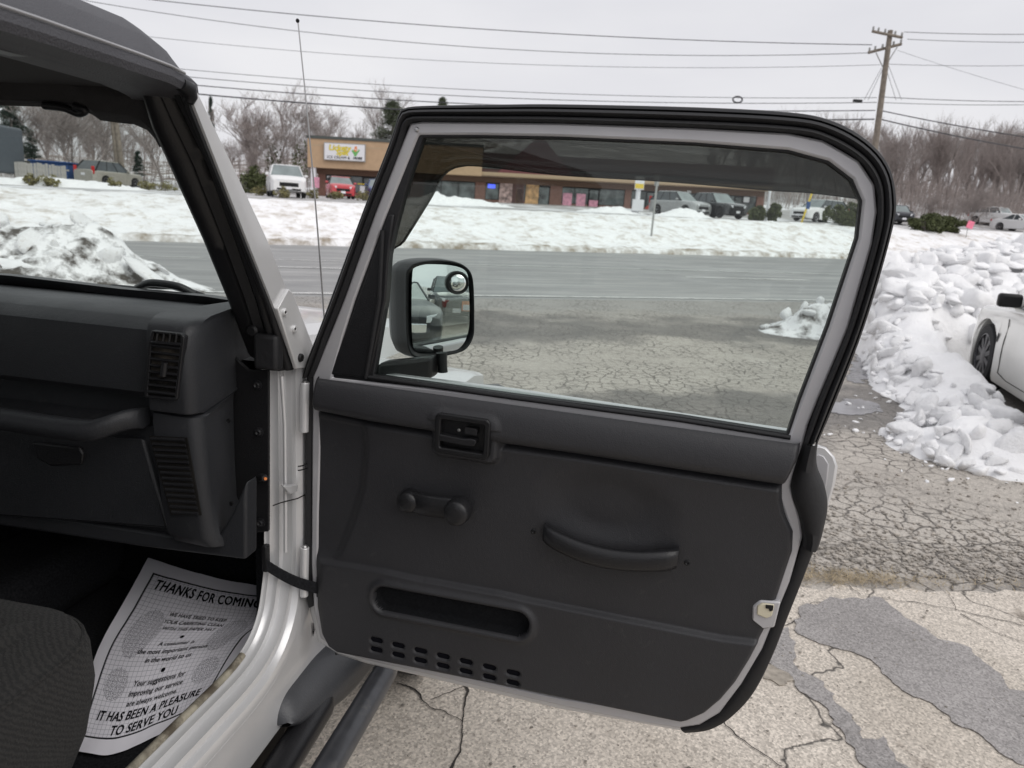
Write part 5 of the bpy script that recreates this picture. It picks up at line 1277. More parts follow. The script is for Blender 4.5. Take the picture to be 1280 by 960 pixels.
# grimy lobe of the heap nearest the road
def hlobe(x, y): return g2d(x, y, 5.2, 11.3, .7, .38, .50, .45) + g2d(x, y, 4.45, 10.95, .35, .22, .22, .4) - .05
lb = thing('snow_pile', 'low grimy snow ridge by the road, seen through the door glass', 'snow ridge', (4.8, 11.2, 0))
mound('mound', 3.2, 6.6, 10.2, 12.4, .06, hlobe, M['dirty'], lb, (4.8, 11.2, 0))
chunks(lb, (4.8, 11.2, 0), hlobe, (3.4, 6.4, 10.4, 12.2), 34, .07, .26, CHD, 1.5, rnd=R3)
# pile in front of the jeep's bonnet
def hleft(x, y): return g2d(x, y, -7.6, 10.6, .95, .8, .72) + g2d(x, y, -6.45, 10.9, .42, .6, .58) + g2d(x, y, -9.5, 9.6, 1.6, 1.0, .6) + g2d(x, y, -5.55, 11.1, .45, .4, .22) - .06
lp_ = thing('snow_pile', 'snow pile with dark dirt and broken slabs, seen through the windscreen', 'snow pile', (-7, 10.6, 0))
mound('mound', -12, -4.3, 7.8, 12.6, .07, hleft, M['dirty'], lp_, (-7, 10.6, 0))
chunks(lp_, (-7, 10.6, 0), hleft, (-10, -7.0, 8.9, 11.2), 40, .10, .34, CHD + CH[:4], 1.3, sink=.1, rnd=R3)
chunks(lp_, (-7, 10.6, 0), hleft, (-7.0, -5.0, 9.4, 11.4), 9, .08, .26, CHD, 1.3, sink=.15, rnd=R3)
def place(me, p, s, rot, parent, org):
    o = bpy.data.objects.new('snow_chunk', me); COL.objects.link(o); o.parent = parent; o.location = Vector(p) - Vector(org); o.scale = s; o.rotation_euler = rot
P_ = far(180, 340, 10.4); place(CHD[1], (P_.x, 10.4, .33), (.55, .2, .18), (.1, .55, -.2), lp_, (-7, 10.6, 0))
P_ = far(128, 315, 10.5); place(CHD[2], (P_.x, 10.5, .50), (.36, .36, .42), (.3, .2, .5), lp_, (-7, 10.6, 0))
P_ = far(60, 311, 10.0); place(CH[2], (P_.x, 10.0, .52), (.22, .2, .24), (.4, .3, .5), lp_, (-7, 10.6, 0))
P_ = far(75, 325, 10.0); place(CH[5], (P_.x, 9.9, .36), (.2, .18, .2), (.2, -.3, 1.5), lp_, (-7, 10.6, 0))
P_ = far(20, 332, 9.8); place(CH[0], (P_.x, 9.8, .35), (.55, .3, .45), (.1, .0, .2), lp_, (-7, 10.6, 0))
# slush heaps along the far lot
def heap(x, y, sx_, sy_, h, label):
    z = zter(x, y); t = thing('snow_heap', label, 'snow heap', (x, y, z)); hf = lambda a, b: g2d(a, b, x, y, sx_, sy_, h, TA * .4) - .06
    o = mound('mound', x - 3 * sx_, x + 3 * sx_, y - 3 * sy_, y + 3 * sy_, max(sx_, sy_) / 9, hf, M['pile'], t, (x, y, 0))

# ------------------------------------------------------------------ vehicles
def car(name, label, loc, rz, paint, kind='suv', Lc=4.5, W=1.84, Hc=1.65, hood=1.0, belt=1.05, clear=.22, wb=2.7, rw=.34, group=None, cat='car', fine=False, grille='black', nplate=True, rear=True, trunk=None):
    t = thing(name, label, cat, loc, rz, group)
    hw = W / 2; yf = Lc / 2; yr = -Lc / 2; ya = yf - (Lc - wb) * .47; yb = ya - wb; ra = rw + .055
    if kind == 'sedan': yc0, yc1, yr0, yr1 = ya - .55, ya - 1.25, yb + .75, yb - .05; trunk = trunk or belt + .05
    elif kind == 'pickup': yc0, yc1, yr0, yr1 = ya - .55, ya - 1.15, ya - 2.55, ya - 2.75; trunk = belt + .02
    elif kind == 'boxy': yc0, yc1, yr0, yr1 = ya - .6, ya - 1.0, yr + .25, yr + .12; trunk = belt
    else: yc0, yc1, yr0, yr1 = ya - .45, ya - 1.2, yr + .75, yr + .18; trunk = belt
    nst = 70 if fine else 44; ys = sorted(set([yf - (yf - yr) * i / nst for i in range(nst + 1)] + [y0 + ra * math.cos(PI * k / 12) for y0 in (ya, yb) for k in range(13)] + [y0 + s * (ra + .001) for y0 in (ya, yb) for s in (-1, 1)]), reverse=True)
    def topz(y):
        if y > yc0: f = (yf - y) / (yf - yc0); return hood * (.80 + .2 * min(1, f * 3.2) ** .6) + (belt - hood) * max(0, f) ** 2
        if y < yr1: f = (y - yr) / (yr1 - yr + 1e-6); return trunk * (.9 + .1 * min(1, f * 2 + .3) ** .5)
        return belt + (trunk - belt) * sstep(yc0, yr1, y)
    rows = []
    for y in ys:
        e = min(yf - y, y - yr); ww = hw * (1 - .17 * max(0, 1 - e / .55) ** 2.2); zt = topz(y)
        zb = clear + .06 * max(0, 1 - e / .4)
        for y0 in (ya, yb):
            if abs(y - y0) < ra: zb = max(zb, rw + math.sqrt(max(0, ra * ra - (y - y0) ** 2)))
        cz = .035
        side = []
        zs = [zt - .015, zt - .05, zt - .12, zt - .17 , zb + (zt - .17 - zb) * .62, zb + (zt - .17 - zb) * .3, zb + .05, zb]
        ws = [.93, .972, .992, .985, 1.0, .992, .985, .968]
        half = [(0, zt + cz), (.45, zt + cz * .8), (.78, zt + cz * .3)] + list(zip(ws, [max(z, zb) for z in zs]))
        pts = [Vector((f * ww, y, z)) for f, z in half]; pts += [Vector((-f * ww, y, z)) for f, z in half[::-1][:-1]]
        rows.append(pts)
    n_ = len(rows[0]); mb = MB().loft(rows, True); mb.F.append(list(range(n_))); k0 = (len(rows) - 1) * n_; mb.F.append([k0 + i for i in range(n_)][::-1])
    body = mb.build('body', paint, t, 32)
    # dark wheel wells and floor inside the arches
    MB().box((0, 0, clear + .22), (W * .80, Lc * .92, .42)).build('underbody', M['under'], t, 30)
    # glasshouse: glass shell, painted roof and pillars
    hb = hw * .93; hr = hw * .74; zr = Hc - .045
    B4 = [(-hb, yc0), (hb, yc0), (hb, yr1), (-hb, yr1)]; T4 = [(-hr, yc1), (hr, yc1), (hr, yr0), (-hr, yr0)]
    zb4 = [topz(yc0) - .01, topz(yc0) - .01, trunk - .02, trunk - .02]
    V = [Vector((x, y, z)) for (x, y), z in zip(B4, zb4)] + [Vector((x, y, zr)) for x, y in T4]
    for nm_, q in (('windscreen', (0, 1, 5, 4)), ('rear_window', (2, 3, 7, 6)), ('side_window', (1, 2, 6, 5)), ('side_window', (3, 0, 4, 7))): mk(nm_, [V[i] for i in q], [(0, 1, 2, 3)], M['screen' if nm_ == 'windscreen' else 'darkglass'], t, 0)
    rows = []
    for z, s in ((zr - .01, 1.0), (zr + .015, 1.01), (zr + .04, .93), (zr + .058, .6), (zr + .062, .05)):
        c_ = [(x * s, (yc1 + yr0) / 2 + (y - (yc1 + yr0) / 2) * s) for x, y in T4]; P = []
        for i in range(4):
            a, b = Vector(c_[i]), Vector(c_[(i + 1) % 4])
            for k in range(6): q = a.lerp(b, k / 6); P.append(Vector((q.x, q.y, z)))
        rows.append(P)
    MB().loft(rows, True).build('roof', paint, t, 60)
    pil = MB()
    for i in range(4): pil.tube([V[i], V[i + 4]], .032 if i < 2 else .05, 6)
    for s in (0, 1):
        i, j = (1, 2) if s else (0, 3)
        for f in ((.47,) if kind in ('sedan', 'pickup') else (.36, .68)):
            a = V[i].lerp(V[j], f); b = V[i + 4].lerp(V[j + 4], f * .95); pil.tube([a, b], .026, 6)
    pil.build('pillars', paint if kind != 'suv' else M['black'], t, 60)
    # wheels
    for y0 in (ya, yb):
        for s in (-1, 1):
            Mw = Matrix.Translation((s * (hw - .12), y0, rw)) @ Matrix.Rotation(s * PI / 2, 4, 'Y')
            w = MB().lathe([(rw * .68, -.10), (rw * .95, -.11), (rw, -.08), (rw, .075), (rw * .955, .105), (rw * .72, .112), (rw * .68, .09)], 40 if fine else 20, Mw).build('wheel', M['tyre'], t, 40)
            if fine:
                rm = MB().lathe([(rw * .70, .02), (rw * .70, .108), (rw * .665, .108), (rw * .64, .05), (.1, .02)], 40, Mw)
                for k in range(10):
                    a = 2 * PI * k / 10
                    for da, wd in ((-.10, .016), (.10, .016)):
                        c = Vector((math.cos(a + da * .6) * rw * .38, math.sin(a + da * .6) * rw * .38, .085)); Mk = Matrix.Rotation(a + da * .2, 3, 'Z')
                        V8 = [Mw @ (Mk @ Vector((x, y, z)) + c) for x in (-rw * .29, rw * .29) for y in (-wd, wd) for z in (-.02, .014)]
                        rm.add(V8, [(0, 1, 3, 2), (4, 6, 7, 5), (0, 4, 5, 1), (2, 3, 7, 6), (0, 2, 6, 4), (1, 5, 7, 3)])
                rm.lathe([(.075, .06), (.075, .10), (.03, .105)], 20, Mw)
                rm.build('rim', M['rim'], w, 30)
            else: MB().lathe([(rw * .68, .05), (rw * .68, .10), (rw * .6, .085), (.06, .075), (.05, .095)], 16, Mw).build('rim', M['alloy'] if paint != M['carblack'] else M['rim'], w, 30)
    zf = hood * .78
    for s in (-1, 1):
        h_ = MB(); rows = []
        for f, dz in ((0, .0), (.33, .012), (.66, .028), (1, .05)):
            x = s * (hw * (.50 + .36 * f)); e = .03 + .30 * f ** 2.2; y = yf - e * .62 + .02
            rows.append([Vector((x, y - .10, zf + dz + .065)), Vector((x, y, zf + dz + .06)), Vector((x, y + .018, zf + dz)), Vector((x, y + .01, zf + dz * .4 - .06)), Vector((x, y - .10, zf - .065))])
        h_.loft(rows); h_.F.append([0, 1, 2, 3, 4]); h_.F.append([15, 16, 17, 18, 19]); h_.build('headlight', M['lamp'], t, 40)
        if rear:
            zt_ = trunk if kind != 'suv' else belt + .12
            MB().box((s * hw * .80, yr + (.06 if kind == 'sedan' else .10), zt_ - .12), (hw * .2, .12, .2 if kind == 'sedan' else .5)).build('tail_light', M['red'], t, 30, .02)
        m_ = MB(); m_.box((s * (hw + .09), yc0 - .28, belt + .07), (.20, .10, .13)); m_.build('door_mirror', M['black'] if fine else paint, t, 30, .03, 3)
    MB().box((0, yf - .02, hood * .60), (W * .52, .06, hood * .20)).build('grille', M[grille], t, 30, .02)
    MB().box((0, yf - .03, clear + .13), (W * .66, .08, .12)).build('lower_grille', M['black'], t, 30, .02)
    if nplate: MB().box((0, yf + .02, hood * .44), (.31, .015, .155)).build('number_plate', M['signwhite'], t, 30); MB().box((0, yr - .006, trunk * .72), (.31, .015, .155)).build('number_plate', M['signwhite'], t, 30)
    return t
ZL = lambda x, y: zter(x, y) + .005
# the white car parked by the heap
p = hitl(IDN, 1215, 483, 2, 0); HR = math.radians(-18)
wf = Vector((p.x, p.y, 0))
wc = car('white_coupe', 'glossy white low car with black wheels parked against the snow heap at the right edge', (0, 0, 0), HR, M['carwhite'], 'sedan', 4.55, 1.86, 1.38, .86, .93, .15, 2.75, .345, cat='car', fine=True)
yaw = 4.55 / 2 - (4.55 - 2.75) * .47
Mh = Matrix.Rotation(HR, 3, 'Z'); off = Mh @ Vector((-(.93 - .02), yaw, 0)); wc.location = (wf.x - off.x + .04, wf.y - off.y, 0)
# its door shut line, fender vent
MW = Matrix.Translation(wc.location) @ Matrix.Rotation(HR, 4, 'Z')
def wsx(px, py): return hitl(MW, px, py, 0, -.925)
def onbody(q, e=.004):     # nearest body side
    return Vector((-.928 - e, q.y, q.z))
q = [wsx(x, y) for x, y in ((1260, 385), (1259, 420), (1262, 455), (1275, 490))]
# (door seam follows the flank)
bodyo = [c for c in wc.children if c.name.startswith('body')][0]
def flank(y, z):
    best = None
    for v in bodyo.data.vertices:
        if v.co.x < 0:
            d = (v.co.y - y) ** 2 + (v.co.z - z) ** 2
            if best is None or d < best[0]: best = (d, v.co.x)
    return Vector((best[1] - .002, y, z))
ys_ = yaw - .62
MB().tube([flank(ys_, z) for z in (.90, .80, .70, .58, .45, .34, .27)] + [flank(ys_ - .25, .235), flank(ys_ - 1.0, .235)], .004, 6).build('door_seam', M['under'], wc, 60)
vq = flank(yaw - .42, .60); MB().box(vq, (.006, .035, .09), Matrix.Rotation(.25, 3, 'X')).build('fender_vent', M['black'], wc, 30, .006)
# dark cars behind the camera that show in the door mirror
car('dark_sedan', 'dark grey sedan standing behind the viewpoint, seen in the door mirror', (.75, -3.75, 0), math.radians(7), M['cargrey'], 'sedan', 4.6, 1.82, 1.45, .92, .98, .17, 2.7, .33, grille='chrome')
suv = car('dark_boxy_car', 'black boxy vehicle with an orange and white panel, seen in the door mirror', (3.95, -6.3, 0), math.radians(20), M['carblack'], 'boxy', 4.3, 1.85, 1.85, 1.12, 1.15, .26, 2.5, .40, cat='off-road vehicle')
MB().box((.42, 2.17, .66), (.46, .01, .36)).build('sticker', M['orange'], suv, 0); MB().box((.42, 2.177, .61), (.36, .01, .20)).build('sticker_panel', M['signwhite'], suv, 0)
# far side of the road: (px centre, py of wheels, distance) measured on the photo
def carat(px, Y): q = far(px, 250, Y); return (q.x, Y, ZL(q.x, Y))
car('red_hatchback', 'red hatchback parked below the ice cream sign', carat(425, 52), math.radians(200), M['carred'], 'suv', 4.1, 1.75, 1.5, .95, 1.0, .18, 2.5, .31)
car('white_pickup', 'white pickup truck facing the road left of the shops', carat(357, 44), math.radians(202), M['white'], 'pickup', 5.6, 2.0, 1.85, 1.15, 1.2, .3, 3.5, .40, cat='pickup truck')
car('beige_suv', 'pale beige car with tall red tail lights parked by the board fence', carat(139, 51), math.radians(-14), M['carbeige'], 'suv', 4.5, 1.82, 1.68, .98, 1.02, .2, 2.6, .34)
car('blue_car', 'blue car partly hidden by the front frame of the open door', carat(474, 53), math.radians(195), M['carblue'], 'sedan', 4.4, 1.8, 1.45, .9, .96, .17, 2.6, .32)
car('grey_suv', 'silver grey car parked behind a snow heap at the shop front', carat(850, 52), math.radians(215), M['carsilver'], 'suv', 4.5, 1.85, 1.68, 1.0, 1.05, .2, 2.65, .35)
car('black_suv', 'black car facing the road right of the silver grey one', carat(897, 52), math.radians(205), M['carblack'], 'suv', 4.5, 1.9, 1.7, 1.0, 1.05, .2, 2.7, .36)
car('white_minivan', 'white minivan behind the round hedge seen at the right end of the door glass', carat(1027, 58), math.radians(120), M['white'], 'suv', 4.8, 1.95, 1.75, 1.0, 1.08, .2, 2.9, .34, cat='minivan')
car('dark_suv', 'dark grey car parked left of the long hedge beyond the door frame', carat(1124, 64), math.radians(170), M['cargrey'], 'suv', 4.4, 1.8, 1.6, .95, 1.0, .2, 2.6, .33)
car('white_off_roader', 'white boxy off-roader facing right of the pink sign', carat(1250, 70), math.radians(206), M['white'], 'boxy', 4.5, 1.9, 1.75, 1.15, 1.2, .3, 2.9, .42)
car('white_car', 'white car cut off by the right edge of the photo beyond the bank', carat(1283, 64), math.radians(200), M['white'], 'sedan', 4.5, 1.8, 1.45, .9, .96, .2, 2.6, .33)

# ------------------------------------------------------------------ shops across the road
BY = 62.0; BR_ = math.radians(3.0)
c0 = far(394, 246, BY)
bz = zter(c0.x + 8, BY) - .25
shop = thing('shop_row', 'long tan and brick row of shops on the bank across the road', 'shop building', (c0.x, BY, bz), BR_)
MS = Matrix.Translation((c0.x, BY, bz)) @ Matrix.Rotation(BR_, 4, 'Z')
SL = .018                        # the row follows the slope of the lot
def sh(V): return [Vector((v.x, v.y, v.z + SL * v.x)) for v in V]
def sbox(name, x0, x1, y0, y1, z0, z1, mat_, parent=shop, bevel=0):
    mb = MB().box(((x0 + x1) / 2, (y0 + y1) / 2, (z0 + z1) / 2), (x1 - x0, y1 - y0, z1 - z0)); mb.V = sh(mb.V); return mb.build(name, mat_, parent, 30, bevel)
def bx(px, py=235, d=0): q = hitl(MS, px, py, 1, d); return q.x
def bzv(px, py, d=0): q = hitl(MS, px, py, 1, d); return q.z - SL * q.x
XE = bx(957); f0, f1 = bzv(430, 211, -1.2), bzv(430, 175, -1.2)
sbox('back_wall', 0, XE, 3.0, 14, 0, f0 + .6, M['brick'])
sbox('flat_roof', .2, XE - .2, -.9, 14.2, f0 + .65, f0 + .8, M['roofedge'])
xf = bx(603, 200, -1.2)
# projecting tan fascia block with the sign, lower roof edge over the rest
fas = sbox('fascia', -.35, xf, -1.2, 3, f0, f1, M['stucco'])
sbox('coping', -.42, xf + .05, -1.27, 3, f1, f1 + .22, M['roofedge'], fas)
sbox('reveal_band', -.36, xf + .01, -1.215, 0, f1 - .55, f1 - .47, M['soffit'], fas)
fz = f0 + .02
sbox('fascia', xf, XE + .3, -1.0, 3, fz, fz + .34, M['soffit']); sbox('fascia_band', xf, XE + .3, -.8, 3, fz + .34, f1 - .35, M['brownwall'])
ga, gb_, gt = sh([Vector((bx(622, 213, -.9), -.95, fz + .34))])[0], sh([Vector((bx(718, 213, -.9), -.95, fz + .34))])[0], hitl(MS, 676, 168, 1, -.9)
mb = MB().add([ga, gb_, gt, ga + Vector((0, 4, 0)), gb_ + Vector((0, 4, 0)), gt + Vector((0, 4, 0))], [(0, 1, 2), (3, 4, 5), (0, 1, 4, 3), (1, 2, 5, 4), (2, 0, 3, 5)]); mb.build('gable', mat('maroon_gable', (.16, .05, .055), .8), shop, 30)
sbox('soffit_panel', 0, XE, -1.15, 3, f0 + .03, f0 + .06, M['brown'])
sbox('lintel', 0, XE, .0, .25, f0 - .45, f0, M['brown'])
pyl = sbox('end_column', -.1, .28, -1.1, -.75, 0, f0, M['signwhite'])
# piers and glazed bays: photo x of each edge
piers = [(398, 407), (513, 530), (594, 607), (688, 703), (782, 790), (872, 884), (948, 957)]
for a, b in piers: sbox('brick_pier', bx(a), bx(b), -.05, .4, 0, f0 - .45, M['brick'])
def bay(xa, xb, kinds):
    a, b = bx(xa), bx(xb); n_ = len(kinds); w = (b - a) / sum(k[1] for k in kinds); x = a
    for k, s in kinds:
        x1 = x + w * s
        if k == 'd':
            fr_ = sbox('shop_door', x, x1, .10, .2, .0, f0 - .48, M['brown' if s < 0 else 'black']); sbox('door_glass', x + .1, x1 - .1, .06, .12, .22, f0 - .62, M['shopglass'], fr_)
        else:
            sbox('sill_wall', x, x1, .06, .3, 0, .42, M['brick']); wf_ = sbox('shop_window', x, x1, .12, .2, .42, f0 - .47, M['black']); sbox('pane', x + .045, x1 - .045, .08, .14, .48, f0 - .54, M['shopglass'], wf_)
        x = x1
bay(407, 513, [('w', 2), ('w', 2), ('d', 1.2), ('w', 2), ('w', 2)])
bay(530, 594, [('w', 2), ('w', 2), ('w', 2)])
bay(607, 688, [('w', 1.3), ('w', 1.3), ('w', 1.3), ('w', 1.2), ('d', 1.2)])
bay(703, 782, [('w', 1.2), ('w', 1.3), ('d', 1), ('w', 2.4)])
bay(790, 872, [('w', 1.5), ('d', 1), ('w', 2), ('w', 2)])
bay(884, 948, [('w', 2), ('w', 1.4), ('d', 1), ('w', 1.6)])
def card(name, xa, ya, xb, yb, mat_, d=.04, th=.03):
    a = hitl(MS, xa, ya, 1, d); b = hitl(MS, xb, yb, 1, d); z0, z1 = sorted((a.z, b.z))
    mb = MB().box(((a.x + b.x) / 2, d, (z0 + z1) / 2), (abs(b.x - a.x), th, z1 - z0)); return mb.build(name, mat_, shop, 30)
card('poster', 625, 228, 640, 257, M['poster1']); card('poster', 641, 229, 654, 258, M['brownwall']); card('poster', 645, 236, 653, 258, M['poster2']); card('poster', 658, 229, 672, 259, M['poster2'])
card('neon_sign', 610, 230, 619, 235.5, M['neonblue']); card('neon_sign', 464, 226, 472, 230, M['neonpink'])
card('poster', 704, 241, 714, 258, M['pink']); card('poster', 721, 242, 731, 258, M['pink']); card('poster', 736.5, 250, 746, 266, M['pink'], .0)
card('window_sign', 431, 221, 438, 225.5, M['orange']); card('window_sign', 409, 220, 423, 223, M['signwhite']); card('window_sign', 413, 224.5, 419, 227, M['signwhite']); card('window_sign', 447, 229, 456, 231, M['yellow']); card('window_sign', 450, 232, 456, 241, M['signwhite'])
# red arched window graphic
rows = []
for k in range(17):
    f = k / 16; px = 806 + 62 * f; py = 262 - 28 * math.sin(PI * .5 * min(1, f * 1.15)) - 2
    a = hitl(MS, px, py, 1, .02); b = hitl(MS, px + 3, py + 5, 1, .02); rows.append([a, b])
mb = MB().loft(rows); mb.build('window_graphic', M['redgraphic'], shop, 0)
for k in range(5): card('graphic_letter', 833 + 6.5 * k, 243 - 1.2 * k, 837 + 6.5 * k, 250 - 1.2 * k, M['signwhite'], .0)
card('poster', 890, 237, 897, 245, M['signwhite'], .03); card('poster', 901, 241, 908, 248, M['bluebox'], .03); card('poster', 930, 246, 936, 253, M['signwhite'], .03)
# sign box with its lettering
def sg(px, py): return hitl(MS, px, py, 1, -1.34)
tl_, tr_, br_, bl_ = sg(406, 178.5), sg(456, 181.5), sg(456, 202), sg(406.5, 198.5)
w_ = (tr_.x - tl_.x); h_ = tl_.z - bl_.z; cx_, cz_ = (tl_.x + br_.x) / 2, (tl_.z + br_.z) / 2
sgn = thing('shop_sign', 'white lit-box shop sign with yellow lettering and ICE CREAM & MORE below it', 'shop sign', MS @ Vector((cx_, -1.2, cz_ - h_ / 2)), BR_)
tilt = -.0
def sgp(a, b, t): return Vector((a, -t, b + h_ / 2 + SL * a))
def sgplate(name, a0, a1, b0, b1, t0, t1, m_): 
    V, Fc = plate_geo([(a0, b0), (a1, b0), (a1, b1), (a0, b1)], (), t0, t1, sgp); return mk(name, V, Fc, m_, sgn, 0)
sgplate('sign_frame', -w_ / 2 - .06, w_ / 2 + .06, -h_ / 2 - .06, h_ / 2 + .06, .0, .26, M['metalpost']); sgplate('sign_face', -w_ / 2, w_ / 2, -h_ / 2, h_ / 2, .26, .275, M['signwhite'])
def sgtext(s, size, x, z, m_, shear=0, off=0, sp=1, t=.285):
    Vt, Ft = text_geo(s, size, shear, 'CENTER', sp, off); mk('sign_lettering', [sgp(v.x + x, v.y + z, t + v.z) for v in Vt], Ft, m_, sgn, 0)
for (o_, m_, t) in ((.030, mat('mustard', (.42, .30, .03), .5), .280), (.016, mat('lemon', (.80, .66, .04), .5), .288)):
    sgtext('Lickety', .62, -w_ * .12, h_ * .09, m_, .1, o_, 1, t); sgtext('Split', .56, -w_ * .06, -h_ * .19, m_, .1, o_, 1, t)
sgtext('ICE CREAM &', .29, -w_ * .15, -h_ * .43, M['ink'], 0, .006, 1.1); sgtext('MORE', .27, w_ * .33, -h_ * .42, M['ink'], .15, .014)
# little green and orange motif beside the name
def blob(P, m_, t): V, Fc = plate_geo([(w_ * .27 + x * w_ * .11, h_ * .06 + z * h_ * .36) for x, z in P], (), .27, t, sgp); mk('sign_motif', V, Fc, m_, sgn, 0)
blob([(-.9, .1), (-.5, .35), (-.1, 0), (.5, .1), (.8, .5), (1, .2), (.5, -.3), (.2, -.8), (-.2, -.8), (-.5, -.3)], M['green'], .284)
blob([(-.3, .2), (-.1, .9), (.25, .95), (.45, .4), (.2, 0), (-.1, 0)], M['orange'], .292); blob([(-.05, .35), (.1, .6), (.25, .4), (.12, .2)], M['signwhite'], .298)

# ------------------------------------------------------------------ things along the bank
def post(name, label, px, py0, py1, Y, r, mat_, cat, head=None):
    a = far(px, py1, Y); b = far(px, py0, Y); z = zter(a.x, Y)
    t = thing(name, label, cat, (a.x, Y, z)); hgt = b.z - z
    MB().tube([(0, 0, -.3), (0, 0, hgt)], r, 10).build('post', mat_, t, 60); return t, hgt
t, hg = post('road_sign', 'back of a small road sign on a steel post standing in the bank snow', 815.5, 222, 282, 34, .05, M['metalpost'], 'road sign'); MB().box((0, .06, hg - .1), (.22, .02, .5)).build('sign_panel', M['metalpost'], t, 30)
t, hg = post('sign_post', 'white post with a yellow-banded panel and white box before the shops', 795, 222, 268, 50, .16, M['signwhite'], 'sign post')
MB().box((0, -.2, hg - .35), (.62, .05, .85)).build('sign_panel', M['signwhite'], t, 30); MB().box((0, -.235, hg - .55), (.56, .03, .3)).build('yellow_panel', M['yellow'], t, 30); MB().box((.02, -.25, hg - 1.8), (.75, .3, .75)).build('meter_box', M['signwhite'], t, 30)
t, hg = post('white_pole', 'plain white pole between two clipped shrubs by the end of the shops', 958, 236, 271, 50, .09, M['signwhite'], 'pole')
a = far(1002, 272, 46); b = far(1016, 238, 46); za = zter(a.x, 46)
t = thing('guy_wire_guard', 'leaning yellow guy-wire guard right of the shops', 'guy guard', (a.x, 46, za)); MB().tube([(0, 0, -.2), (b.x - a.x, 0, b.z - za)], .06, 8).build('guard_tube', M['yellow'], t, 60); MB().box(((b.x - a.x) * .62, -.08, (b.z - za) * .55), (.22, .03, .45)).build('marker', M['bluebox'], t, 0)
a = far(1213, 288, 50); t = thing('yard_sign', 'tilted bright pink sign by the right-hand hedge', 'yard sign', (a.x, 47, zter(a.x * .94, 47)))
b = far(1213, 281, 47); t.location.x = b.x; hz_ = b.z - t.location.z; MB().box((0, 0, hz_), (.42, .03, .46), Matrix.Rotation(.2, 3, 'Y')).build('sign_panel', M['pinksign'], t, 30); MB().tube([(-.1, .03, -.1), (-.1, .03, hz_)], .02, 6).build('stake', M['metalpost'], t, 60)
b = far(395, 228, 55); t = thing('yard_sign', 'pale pink notice on a post at the left corner of the shops', 'notice', (b.x, 55, zter(b.x, 55))); hz_ = b.z - t.location.z
MB().box((0, 0, hz_), (.5, .03, .75)).build('sign_panel', M['pink'], t, 30); MB().tube([(0, .04, -.1), (0, .04, hz_)], .03, 6).build('stake', M['metalpost'], t, 60)
# trailer, board fence, blue container at the left
q = far(12, 235, 40); z = zter(q.x, 40)
tr = thing('box_trailer', 'slate grey box trailer cut off by the left edge, beside the board fence', 'trailer', (q.x - 4.3, 40, z), math.radians(6))
MB().box((0, 1.5, 1.95), (4.6, 7, 2.7)).build('body', M['trailer'], tr, 30, .15, 3); MB().box((0, -2.02, 1.25), (4.5, .06, .08)).build('rub_rail', M['black'], tr, 30); MB().box((1.55, -2.03, 1.9), (.35, .05, .5)).build('window', M['black'], tr, 30); MB().box((0, -2.0, .55), (4.4, .4, .7)).build('skirt', M['signwhite'], tr, 30, .03)
for s in (-1, 1): MB().lathe([(.2, -.12), (.4, -.12), (.42, 0), (.4, .12), (.2, .12)], 20, Matrix.Translation((s * 1.9, 1, .42)) @ Matrix.Rotation(PI / 2, 4, 'Y')).build('wheel', M['tyre'], tr, 40)
q0, q1 = far(22, 232, 44), far(88, 232, 46); z0 = zter(q0.x, 44)
fn = thing('board_fence', 'weathered grey board fence between the trailer and the blue shed', 'fence', (q0.x, 44, z0), math.atan2(2, q1.x - q0.x)); ln = math.hypot(q1.x - q0.x, 2); nb_ = int(ln / .16)
bme = None
for k in range(nb_):
    if bme is None: o = MB().box((0, 0, .62), (.148, .022, 1.3)).build('board', M['fence'], fn, 30); bme = o.data
    else: o = link('board', bme, fn)
    o.location = (k * .16, R.uniform(-.01, .01), R.uniform(-.05, .05)); o.rotation_euler = (0, R.uniform(-.02, .02), 0)
for zz in (.3, 1.0): MB().box((ln / 2, .03, zz), (ln, .04, .09)).build('rail', M['fence'], fn, 30)
q = far(71, 225, 50); bb = thing('blue_shed', 'low blue sheet-metal shed behind the board fence', 'shed', (q.x, 50, zter(q.x, 50)), .05)
MB().box((0, 0, .7), (2.4, 1.6, 1.4)).build('body', M['bluebox'], bb, 30, .03); MB().box((0, 0, 1.45), (2.6, 1.8, .1)).build('roof', M['bluebox'], bb, 30, .02)
for k in range(5): MB().box((-1.1 + .55 * k, -.82, .7), (.05, .05, 1.35)).build('rib', M['bluebox'], bb, 30)
heap(*carat(858, 48.5)[:2], 1.1, .45, .6, 'snow heap in front of the silver grey car at the shops'); heap(*carat(573, 50)[:2], 2.4, .7, .6, 'long snow heap before the dark shop windows, seen left of the posters'); heap(*carat(770, 50)[:2], 1.3, .5, .5, 'small snow heap before the brick pier left of the white sign post'); heap(*carat(545, 46)[:2], .8, .6, .8, 'narrow snow heap seen just inside the smoked visor curve'); heap(*carat(75, 39)[:2], 2.5, .5, .55, 'snow heap at the foot of the board fence'); heap(*carat(130, 42)[:2], 1.6, .5, .4, 'snow heap before the pale beige car')

